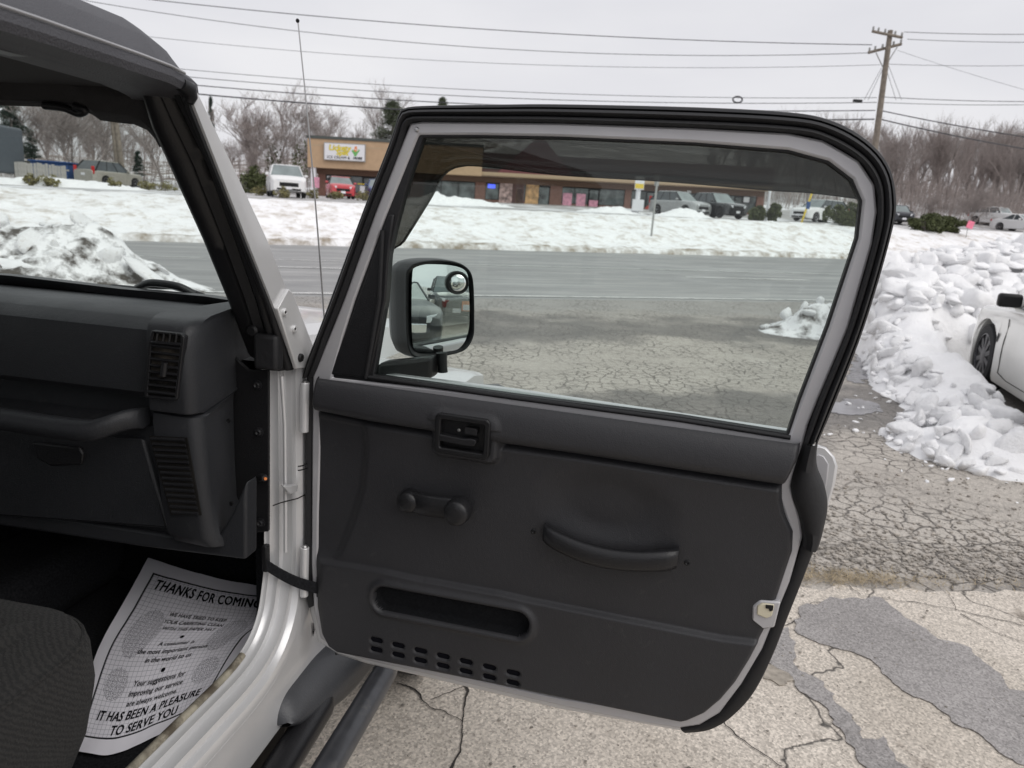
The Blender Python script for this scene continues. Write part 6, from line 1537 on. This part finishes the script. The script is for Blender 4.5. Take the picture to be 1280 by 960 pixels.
# ------------------------------------------------------------------ utility pole and its wires
py_ = 42.0
base = far(1085, 262, py_); topp = far(1113, 38, py_)
zb_ = zter(base.x, py_); up = thing('utility_pole', 'leaning weathered utility pole with two crossarms beyond the road', 'utility pole', (base.x, py_, zb_))
ln = Vector((topp.x - base.x, 0, topp.z - zb_))
MB().tube([(0, 0, -.5), ln * .5, ln], [.19, .165, .13], 12).build('shaft', M['polewood'], up, 60)
def rel(px, py, dy=0): q = far(px, py, py_ + dy); return Vector((q.x - base.x, dy, q.z - zb_))
for (a, b, dy) in (((1090, 39), (1128, 47), -.2), ((1085, 66), (1127, 55), .22)):
    pa, pb = rel(*a, dy), rel(*b, dy); arm = MB().tube([pa, pb], .075, 4).build('crossarm', M['polewood'], up, 20)
    for f in (.03, .2, .42, .75, .97):
        c = pa.lerp(pb, f); MB().lathe([(.03, .05), (.06, .1), (.05, .16), (.065, .2), (.03, .26)], 8, Matrix.Translation(c)).build('insulator', M['metalpost'], arm, 50)
for (a, b) in (((1095, 66), (1104, 85)), ((1122, 58), (1107, 82))): MB().tube([rel(*a), rel(*b)], .03, 5).build('brace', M['metalpost'], up)
for (a, b, m_) in (((1102, 85), (1080, 125), 'wire'), ((1104, 85), (1085, 125), 'wire'), ((1106, 80), (1120, 125), 'wire'), ((1110, 80), (1127, 125), 'wire')): MB().tube([rel(*a), rel(*b)], .012, 4).build('guy_wire', M[m_], up)
MB().box(rel(1072, 126, -.1), (.5, .15, .14)).build('splice_box', M['black'], up, 30, .03)
def wire(pts, r, label, Y=py_, ext=(-6, 6)):
    r = r * .85; ext = (ext[0] * 1.6, ext[1] * 2.2)
    P = [far(x, y, Y) for x, y in pts]
    xs = [p.x for p in P]; zs = [p.z for p in P]
    if len(P) == 2: f = lambda x: zs[0] + (zs[1] - zs[0]) * (x - xs[0]) / (xs[1] - xs[0]) + .0035 * (x - xs[0]) * (x - xs[1])
    else:
        def f(x):
            s = 0
            for i in range(3):
                t_ = zs[i]
                for j in range(3):
                    if j != i: t_ *= (x - xs[j]) / (xs[i] - xs[j])
                s += t_
            return s
    xa, xb = xs[0] + ext[0], xs[-1] + ext[1]
    o = MB().tube([(xa + (xb - xa) * k / 40, Y, f(xa + (xb - xa) * k / 40)) for k in range(41)], r, 5).build('power_line', M['wire'], None, 60)
    return tag(o, label, 'wire', 'overhead wires on the utility pole')
wire([(193, 0), (500, 29), (1090, 56)], .026, 'topmost overhead wire left of the utility pole', ext=(-14, 0)); wire([(150, 8), (700, 65), (1087, 66)], .02, 'second highest overhead wire left of the utility pole', ext=(-12, 0)); wire([(205, 48), (700, 82), (1100, 81)], .014, 'faint third overhead wire left of the utility pole', ext=(-14, 0))
wire([(245, 88), (700, 117), (1096, 122)], .018, 'thin overhead wire just above the roof lines of the shops', ext=(-20, 0)); wire([(245, 97), (700, 125), (1096, 128)], .022, 'overhead wire carrying a small coil of cable', ext=(-20, 0))
wire([(250, 107), (550, 128), (1094, 138)], .032, 'thick dark cable crossing behind the aerial', ext=(-20, 0)); wire([(252, 118), (520, 138), (1093, 149)], .045, 'lowest and thickest cable bundle left of the utility pole', ext=(-20, 0))
for (pts, r, lb_) in (([(1130, 40), (1280, 43)], .02, 'topmost overhead wire right of the utility pole'), ([(1134, 49), (1280, 53)], .018, 'second overhead wire right of the utility pole, just below the topmost'), ([(1106, 80), (1280, 82)], .014, 'level thin overhead wire right of the utility pole'), ([(1100, 121), (1280, 127)], .022, 'upper of the two level cables before the right-hand wood'), ([(1100, 128), (1280, 131)], .018, 'lower of the two level cables before the right-hand wood'), ([(1100, 138), (1280, 171)], .035, 'upper thick sloping cable before the right-hand wood'), ([(1100, 149), (1280, 186)], .04, 'lowest thick sloping cable before the right-hand wood'), ([(1122, 63), (1280, 112)], .010, 'faint slanting wire falling to the right from the crossarm')): wire(pts, r, lb_, ext=(0, 12))
c = far(922, 124.5, py_ - .05); mb = MB(); mb.tube([c + Vector((.26 * math.cos(a * PI / 8), 0, .16 * math.sin(a * PI / 8))) for a in range(17)], .045, 6); tag(mb.build('cable_coil', M['wire'], None, 60), 'small coil of spare cable hung on an overhead wire', 'cable coil')
for (px0, py0, px1, py1, lb_) in ((155, 226, 143, 150, 'thicker of two leaning wooden poles behind the pale beige car'), (149, 215, 140, 158, 'thinner leaning wooden pole behind the pale beige car')):
    a = far(px0, py0, 54); b = far(px1, py1, 54); z = zter(a.x, 54); t = thing('wooden_pole', lb_, 'pole', (a.x, 54, z)); MB().tube([(0, 0, -.3), (b.x - a.x, 0, (b.z - z) * 1.35)], [.2, .15], 10).build('shaft', M['polewood'], t, 60)

# ------------------------------------------------------------------ trees
def bare_tree(seed, H_=12, spread=.55, multi=1, twig=3):
    r = random.Random(seed); tr = MB(); cw = MB()
    def grow(p, d, ln, rad, lv):
        pts = [p]; n_ = 4 if lv < 2 else 3; q = p.copy(); dd = d.copy()
        for k in range(n_):
            dd = (dd + Vector((r.gauss(0, .10), r.gauss(0, .10), r.gauss(.03, .06)))).normalized(); q = q + dd * (ln / n_); pts.append(q.copy())
        rr_ = [rad * (1 - .5 * k / n_) for k in range(n_ + 1)]
        (tr if lv == 0 else cw).tube(pts, rr_, 6 if lv == 0 else 3, cap=False)
        if lv >= twig + 1: return
        nchild = (8, 7, 6, 5, 3)[lv] if lv < 5 else 2
        for k in range(nchild):
            f = r.uniform(.35 if lv == 0 else .2, 1); i = min(int(f * n_), n_ - 1); b = pts[i].lerp(pts[i + 1], f * n_ - i)
            ax = Vector((r.gauss(0, 1), r.gauss(0, 1), r.gauss(.15, .5))).normalized(); ch = (dd * (1 - spread) + ax * spread + Vector((0, 0, .22))).normalized()
            grow(b, ch, ln * r.uniform(.42, .68), max(.012, rad * r.uniform(.32, .5)), lv + 1)
    for k in range(multi):
        d0 = Vector((r.gauss(0, .22 if multi > 1 else .04), r.gauss(0, .22 if multi > 1 else .04), 1)).normalized(); grow(Vector((r.gauss(0, .2 if multi > 1 else 0), r.gauss(0, .2 if multi > 1 else 0), -.2)), d0, H_ * r.uniform(.5, .62), .0135 * H_ / (1 + .3 * (multi - 1)), 0)
    return tr, cw
def wrap(tr, cw, name, barkm, crownm):
    a = tr.build('trunk', barkm, None, 60); b = cw.build('crown', crownm, None, 0); ma_, mb_ = a.data, b.data
    bpy.data.objects.remove(a); bpy.data.objects.remove(b); return ma_, mb_
BARE = [wrap(*bare_tree(s, 12, sp, mu), 'bare', M['bark'] if s % 2 else M['bark2'], M['bark'] if s % 2 else M['bark2']) for s, sp, mu in ((1, .5, 1), (2, .42, 1), (3, .6, 1), (4, .5, 2), (5, .65, 3), (6, .4, 1))]
SLIM = [wrap(*bare_tree(s, 13, .36, 1, 2), 'slim', M['bark2'] if s % 2 else M['bark'], M['bark2'] if s % 2 else M['bark']) for s in (21, 22, 23, 24)]
def leafcloud(seed, n_, rx, ry, rz_, size, shape='ball', gap=.25):
    r = random.Random(seed); mb = MB(); cl = [(Vector((r.gauss(0, .45), r.gauss(0, .45), r.gauss(0, .4))), r.uniform(.22, .45)) for _ in range(26)]
    for k in range(n_):
        c, s = r.choice(cl); p = c + Vector((r.gauss(0, 1), r.gauss(0, 1), r.gauss(0, 1))).normalized() * s * r.random() ** .4
        if shape == 'ball' and p.length > 1.0: p *= 1.0 / p.length
        p = Vector((p.x * rx, p.y * ry, p.z * rz_)); a = Vector((r.gauss(0, 1), r.gauss(0, 1), r.gauss(0, 1))).normalized() * size * r.uniform(.6, 1.3); b = a.cross(Vector((r.gauss(0, 1), r.gauss(0, 1), r.gauss(0, 1)))).normalized() * size * .45
        mb.add([p - a, p + b, p + a, p - b], [(0, 1, 2, 3)])
    return mb
def pine(seed, H_, rad, mat_, n_=9000, top=.15):
    r = random.Random(seed); tr = MB().tube([(0, 0, -.2), (0, 0, H_ * .6), (0, 0, H_ * .97)], [.018 * H_, .010 * H_, .02], 8); lf = MB(); nb = 70
    for k in range(nb):
        f = r.random() ** .8; z = H_ * (top + (1 - top) * f); rr_ = rad * (1 - f) ** .75 * r.uniform(.6, 1.1) + .15; a = r.uniform(0, 2 * PI); tip = Vector((rr_ * math.cos(a), rr_ * math.sin(a), z + rr_ * r.uniform(-.12, .25))); b0 = Vector((0, 0, z))
        tr.tube([b0, b0.lerp(tip, .5) + Vector((0, 0, .1)), tip], [.05, .03, .012], 4, cap=False)
        for j in range(n_ // nb):
            q = b0.lerp(tip, r.uniform(.2, 1.03)) + Vector((r.gauss(0, .1), r.gauss(0, .1), r.gauss(.04, .09))) * rad * .7; a_ = Vector((r.gauss(0, 1), r.gauss(0, 1), r.gauss(.3, .6))).normalized() * r.uniform(.1, .22); c_ = a_.cross(Vector((r.gauss(0, 1), r.gauss(0, 1), r.gauss(0, 1)))).normalized() * .03
            lf.add([q - a_, q + c_, q + a_, q - c_], [(0, 1, 2, 3)])
    return wrap(tr, lf, 'pine', M['bark'], mat_)
PINE = [pine(31, 13, 3.2, M['needle'], 16000), pine(32, 12, 2.6, M['needle2'], 14000, .03), pine(33, 13, 3.6, M['needle'], 16000, .25)]
def tree(name, meshes, x, y, s, rz, label, group=None, sx_=1):
    t = thing(name, label, 'tree', (x, y, zter(x, y) - .1), rz, group); t.scale = (s * sx_, s * sx_, s)
    link('trunk', meshes[0], t); link('crown', meshes[1], t); return t
def treeat(name, meshes, px, ytop, Y, rz, label, hm, group=None, sx_=1):
    q = far(px, ytop, Y); z = zter(q.x, Y); s = max(.2, (q.z - z) / hm) * (1.14 if name == 'bare_maple' else 1); return tree(name, meshes, q.x, Y, s, rz, label, group, sx_)
def mh(me): return max(max(v.co.z for v in m_.vertices) for m_ in me)
BH = [mh(b) for b in BARE]; SH = [mh(b) for b in SLIM]; PHt = [mh(b) for b in PINE]
# big bare maple behind the beige car and its neighbours, through the windscreen
treeat('bare_maple', BARE[4], 92, 95, 58, .4, 'wide-spreading bare grey tree behind the blue shed, seen through the windscreen', BH[4], sx_=1.35)
treeat('bare_maple', BARE[3], 66, 100, 66, 2.0, 'bare grey tree just right of the dark conifer, seen through the windscreen', BH[3], sx_=1.3)
treeat('dark_conifer', PINE[1], 8, 90, 62, 0, 'dark green conifer at the left edge behind the trailer', PHt[1], sx_=1.1)
treeat('dark_conifer', PINE[1], 38, 160, 60, 1, 'dark conifer rising behind the board fence', PHt[1], sx_=1.2)
treeat('dark_conifer', PINE[1], 172, 186, 56, 2, 'dark conifer right of the two leaning wooden poles', PHt[1], sx_=1.2)
treeat('bare_maple', BARE[0], 200, 120, 70, 2, 'bare tree behind the windscreen pillar', BH[0], sx_=1.3); treeat('bare_maple', BARE[2], 128, 110, 72, 3, 'bare tree far behind the leaning wooden poles', BH[2], sx_=1.4); treeat('bare_maple', BARE[5], 226, 140, 74, 4, 'slender bare tree left of the windscreen pillar', BH[5], sx_=1.2)
treeat('tall_spruce', PINE[1], 263, 118, 84, .3, 'narrow dark spruce right beside the windscreen pillar', PHt[1], sx_=.45)
treeat('bare_maple', BARE[3], 335, 108, 74, .8, 'ivy-hung bare tree behind the white pickup', BH[3], sx_=1.15); treeat('bare_maple', BARE[4], 368, 118, 72, 2.6, 'broad bare tree between the white pickup and the shops', BH[4], sx_=1.15); treeat('bare_maple', BARE[0], 398, 135, 80, 5, 'bare tree behind the left corner of the shops', BH[0]); treeat('bare_maple', BARE[1], 300, 150, 80, 1, 'low bare tree left of the white pickup', BH[1]); treeat('bare_maple', BARE[2], 284, 165, 84, 4, 'small bare tree close right of the windscreen pillar', BH[2], sx_=1.2)
treeat('pine', PINE[2], 492, 121, 84, 0, 'tall grey-green pine above the shop roof left of the door frame', PHt[2], sx_=1.55); treeat('pine', PINE[0], 554, 118, 96, 2, 'pine whose tip shows above the top edge of the open door', PHt[0]); treeat('bare_maple', BARE[1], 440, 150, 90, 2, 'bare tree above the ice cream sign', BH[1], sx_=1.3); treeat('bare_maple', BARE[0], 470, 112, 92, 3.3, 'bare tree mixed into the grey-green pine', BH[0])
# ivy on the trunks behind the pickup
for px, Y in ((340, 73.5), (372, 71.5)):
    q = far(px, 200, Y); z = zter(q.x, Y); o = leafcloud(px, 420, 1.0, .9, 3.2, .16).build('ivy', M['bush'], None, 0); o.location = (q.x, Y, z + 2.6); tag(o, 'dark ivy clump on the %s bare trunk behind the white pickup' % ('left' if px < 350 else 'right'), 'ivy')
R4 = random.Random(5)
# the wood on the rise to the right: every trunk that can be told apart
cnt = 0
while cnt < 150:
    px = R4.uniform(900, 1420); Y = R4.uniform(74, 118); q = far(px, 200, Y); x = q.x
    if not (18 < x < 110): continue
    k = R4.randrange(7); me = SLIM[k] if k < 4 else BARE[(0, 1, 5)[k - 4]]; h = SH[k] if k < 4 else BH[(0, 1, 5)[k - 4]]
    yt = 150 + .03 * (px - 1200) + R4.gauss(6, 12) if px > 1000 else 196
    ztop = far(px, yt, Y).z; s = max(.5, (ztop - zter(x, Y)) / h)
    tree('bare_tree', me, x, Y, s, R4.uniform(0, 6.3), 'slim bare tree in the wood on the rise behind the parked cars', 'bare trees of the right-hand wood', R4.uniform(.8, 1.2)); cnt += 1
cnt = 0
while cnt < 60:
    px = R4.uniform(-160, 560); Y = R4.uniform(82, 110); q = far(px, 200, Y); k = R4.randrange(4)
    ztop = far(px, 150 + .06 * px + R4.gauss(0, 10), Y).z; s = max(.4, (ztop - zter(q.x, Y)) / SH[k])
    tree('bare_tree', SLIM[k], q.x, Y, s, R4.uniform(0, 6.3), 'slim bare tree in the far wood behind the shops and parked cars on the left', 'bare trees of the left-hand wood', R4.uniform(1, 1.5)); cnt += 1
for px, yt, Y, lb_ in ((1225, 222, 66, 'reddish bare shrub tree behind the long hedge'), (1180, 236, 70, 'low reddish bare shrub left of the white off-roader')): treeat('bare_shrub', BARE[4], px, yt, Y, px, lb_, BH[4], sx_=1.5)
# brush of the wood floor: too dense to count
mb = MB()
for k in range(5200):
    Y = R4.uniform(70, 122); px = R4.uniform(960, 1400) if R4.random() < .7 else R4.uniform(-150, 420); x = far(px, 200, Y).x; z = zter(x, Y); h = R4.uniform(1.2, 5.5); dx = R4.gauss(0, .5); w = R4.uniform(.012, .03)
    mb.add([(x - w, Y, z), (x + w, Y, z), (x + dx + w * .3, Y, z + h), (x + dx - w * .3, Y, z + h)], [(0, 1, 2, 3)])
    for j in range(2): f = R4.uniform(.3, .8); mb.add([(x + dx * f - .01, Y, z + h * f), (x + dx * f + .01, Y, z + h * f), (x + dx * f + R4.gauss(0, .7), Y, z + h * f + R4.uniform(.4, 1.2))], [(0, 1, 2)])
tag(mb.build('undergrowth', M['bark2'], None, 0), kind='stuff')
# clipped hedges and small shrubs
def shrub(name, px, py, Y, rx, rz_, mat_, n_, label, size=.09, group=None):
    q = far(px, py, Y); z = zter(q.x, Y); t = thing(name, label, 'shrub', (q.x, Y, z), group=group)
    o = leafcloud(int(px), n_, rx, rx * .7, rz_, size).build('foliage', mat_, t, 0); o.location = (0, 0, max(rz_ * .7, .2))
    tw = MB()
    for k in range(9): a = R4.uniform(0, 6.3); tw.tube([(0, 0, -.1), (rx * .5 * math.cos(a), rx * .35 * math.sin(a), rz_ * .9)], [.03, .012], 4, cap=False)
    tw.build('stems', M['bark'], t, 60)
shrub('hedge', 1056, 263, 45, 1.25, .85, M['bush'], 6500, 'round clipped evergreen seen at the right end of the door glass'); shrub('hedge', 1160, 273, 47, 1.35, .72, M['bush'], 6500, 'left half of the long clipped hedge beyond the door frame'); shrub('hedge', 1185, 276, 48, 1.3, .62, M['bush'], 5500, 'right half of the long clipped hedge, beside the pink sign')
shrub('shrub', 946, 266, 49, .65, .6, M['bush'], 2600, 'small clipped shrub left of the white pole'); shrub('shrub', 969, 266, 49, .5, .7, M['bush'], 2600, 'small clipped shrub right of the white pole')
for px, Y, rx, lb_ in ((418, 46, .55, 'yellowish shrub in front of the red hatchback'), (455, 47, .55, 'yellowish shrub right of the red hatchback'), (391, 45, .5, 'yellowish shrub left of the shop corner'), (352, 40, .45, 'tiny dry shrub in front of the white pickup'), (325, 46, .6, 'yellowish shrub left of the white pickup'), (143, 41, .5, 'small shrub in front of the pale beige car'), (185, 44, .55, 'yellowish shrub right of the pale beige car'), (207, 45, .8, 'larger yellowish shrub by the windscreen pillar'), (62, 38, .6, 'twiggy green shrub in the snow before the board fence'), (40, 38, .4, 'twiggy little shrub left in the snow before the board fence')): shrub('shrub', px, 240, Y, rx, .36, M['bush2'], 620, lb_, .065)
shrub('shrub', 318, 225, 58, 1.1, 1.3, M['bush'], 3000, 'brown-green shrub behind the left side of the white pickup', .12)
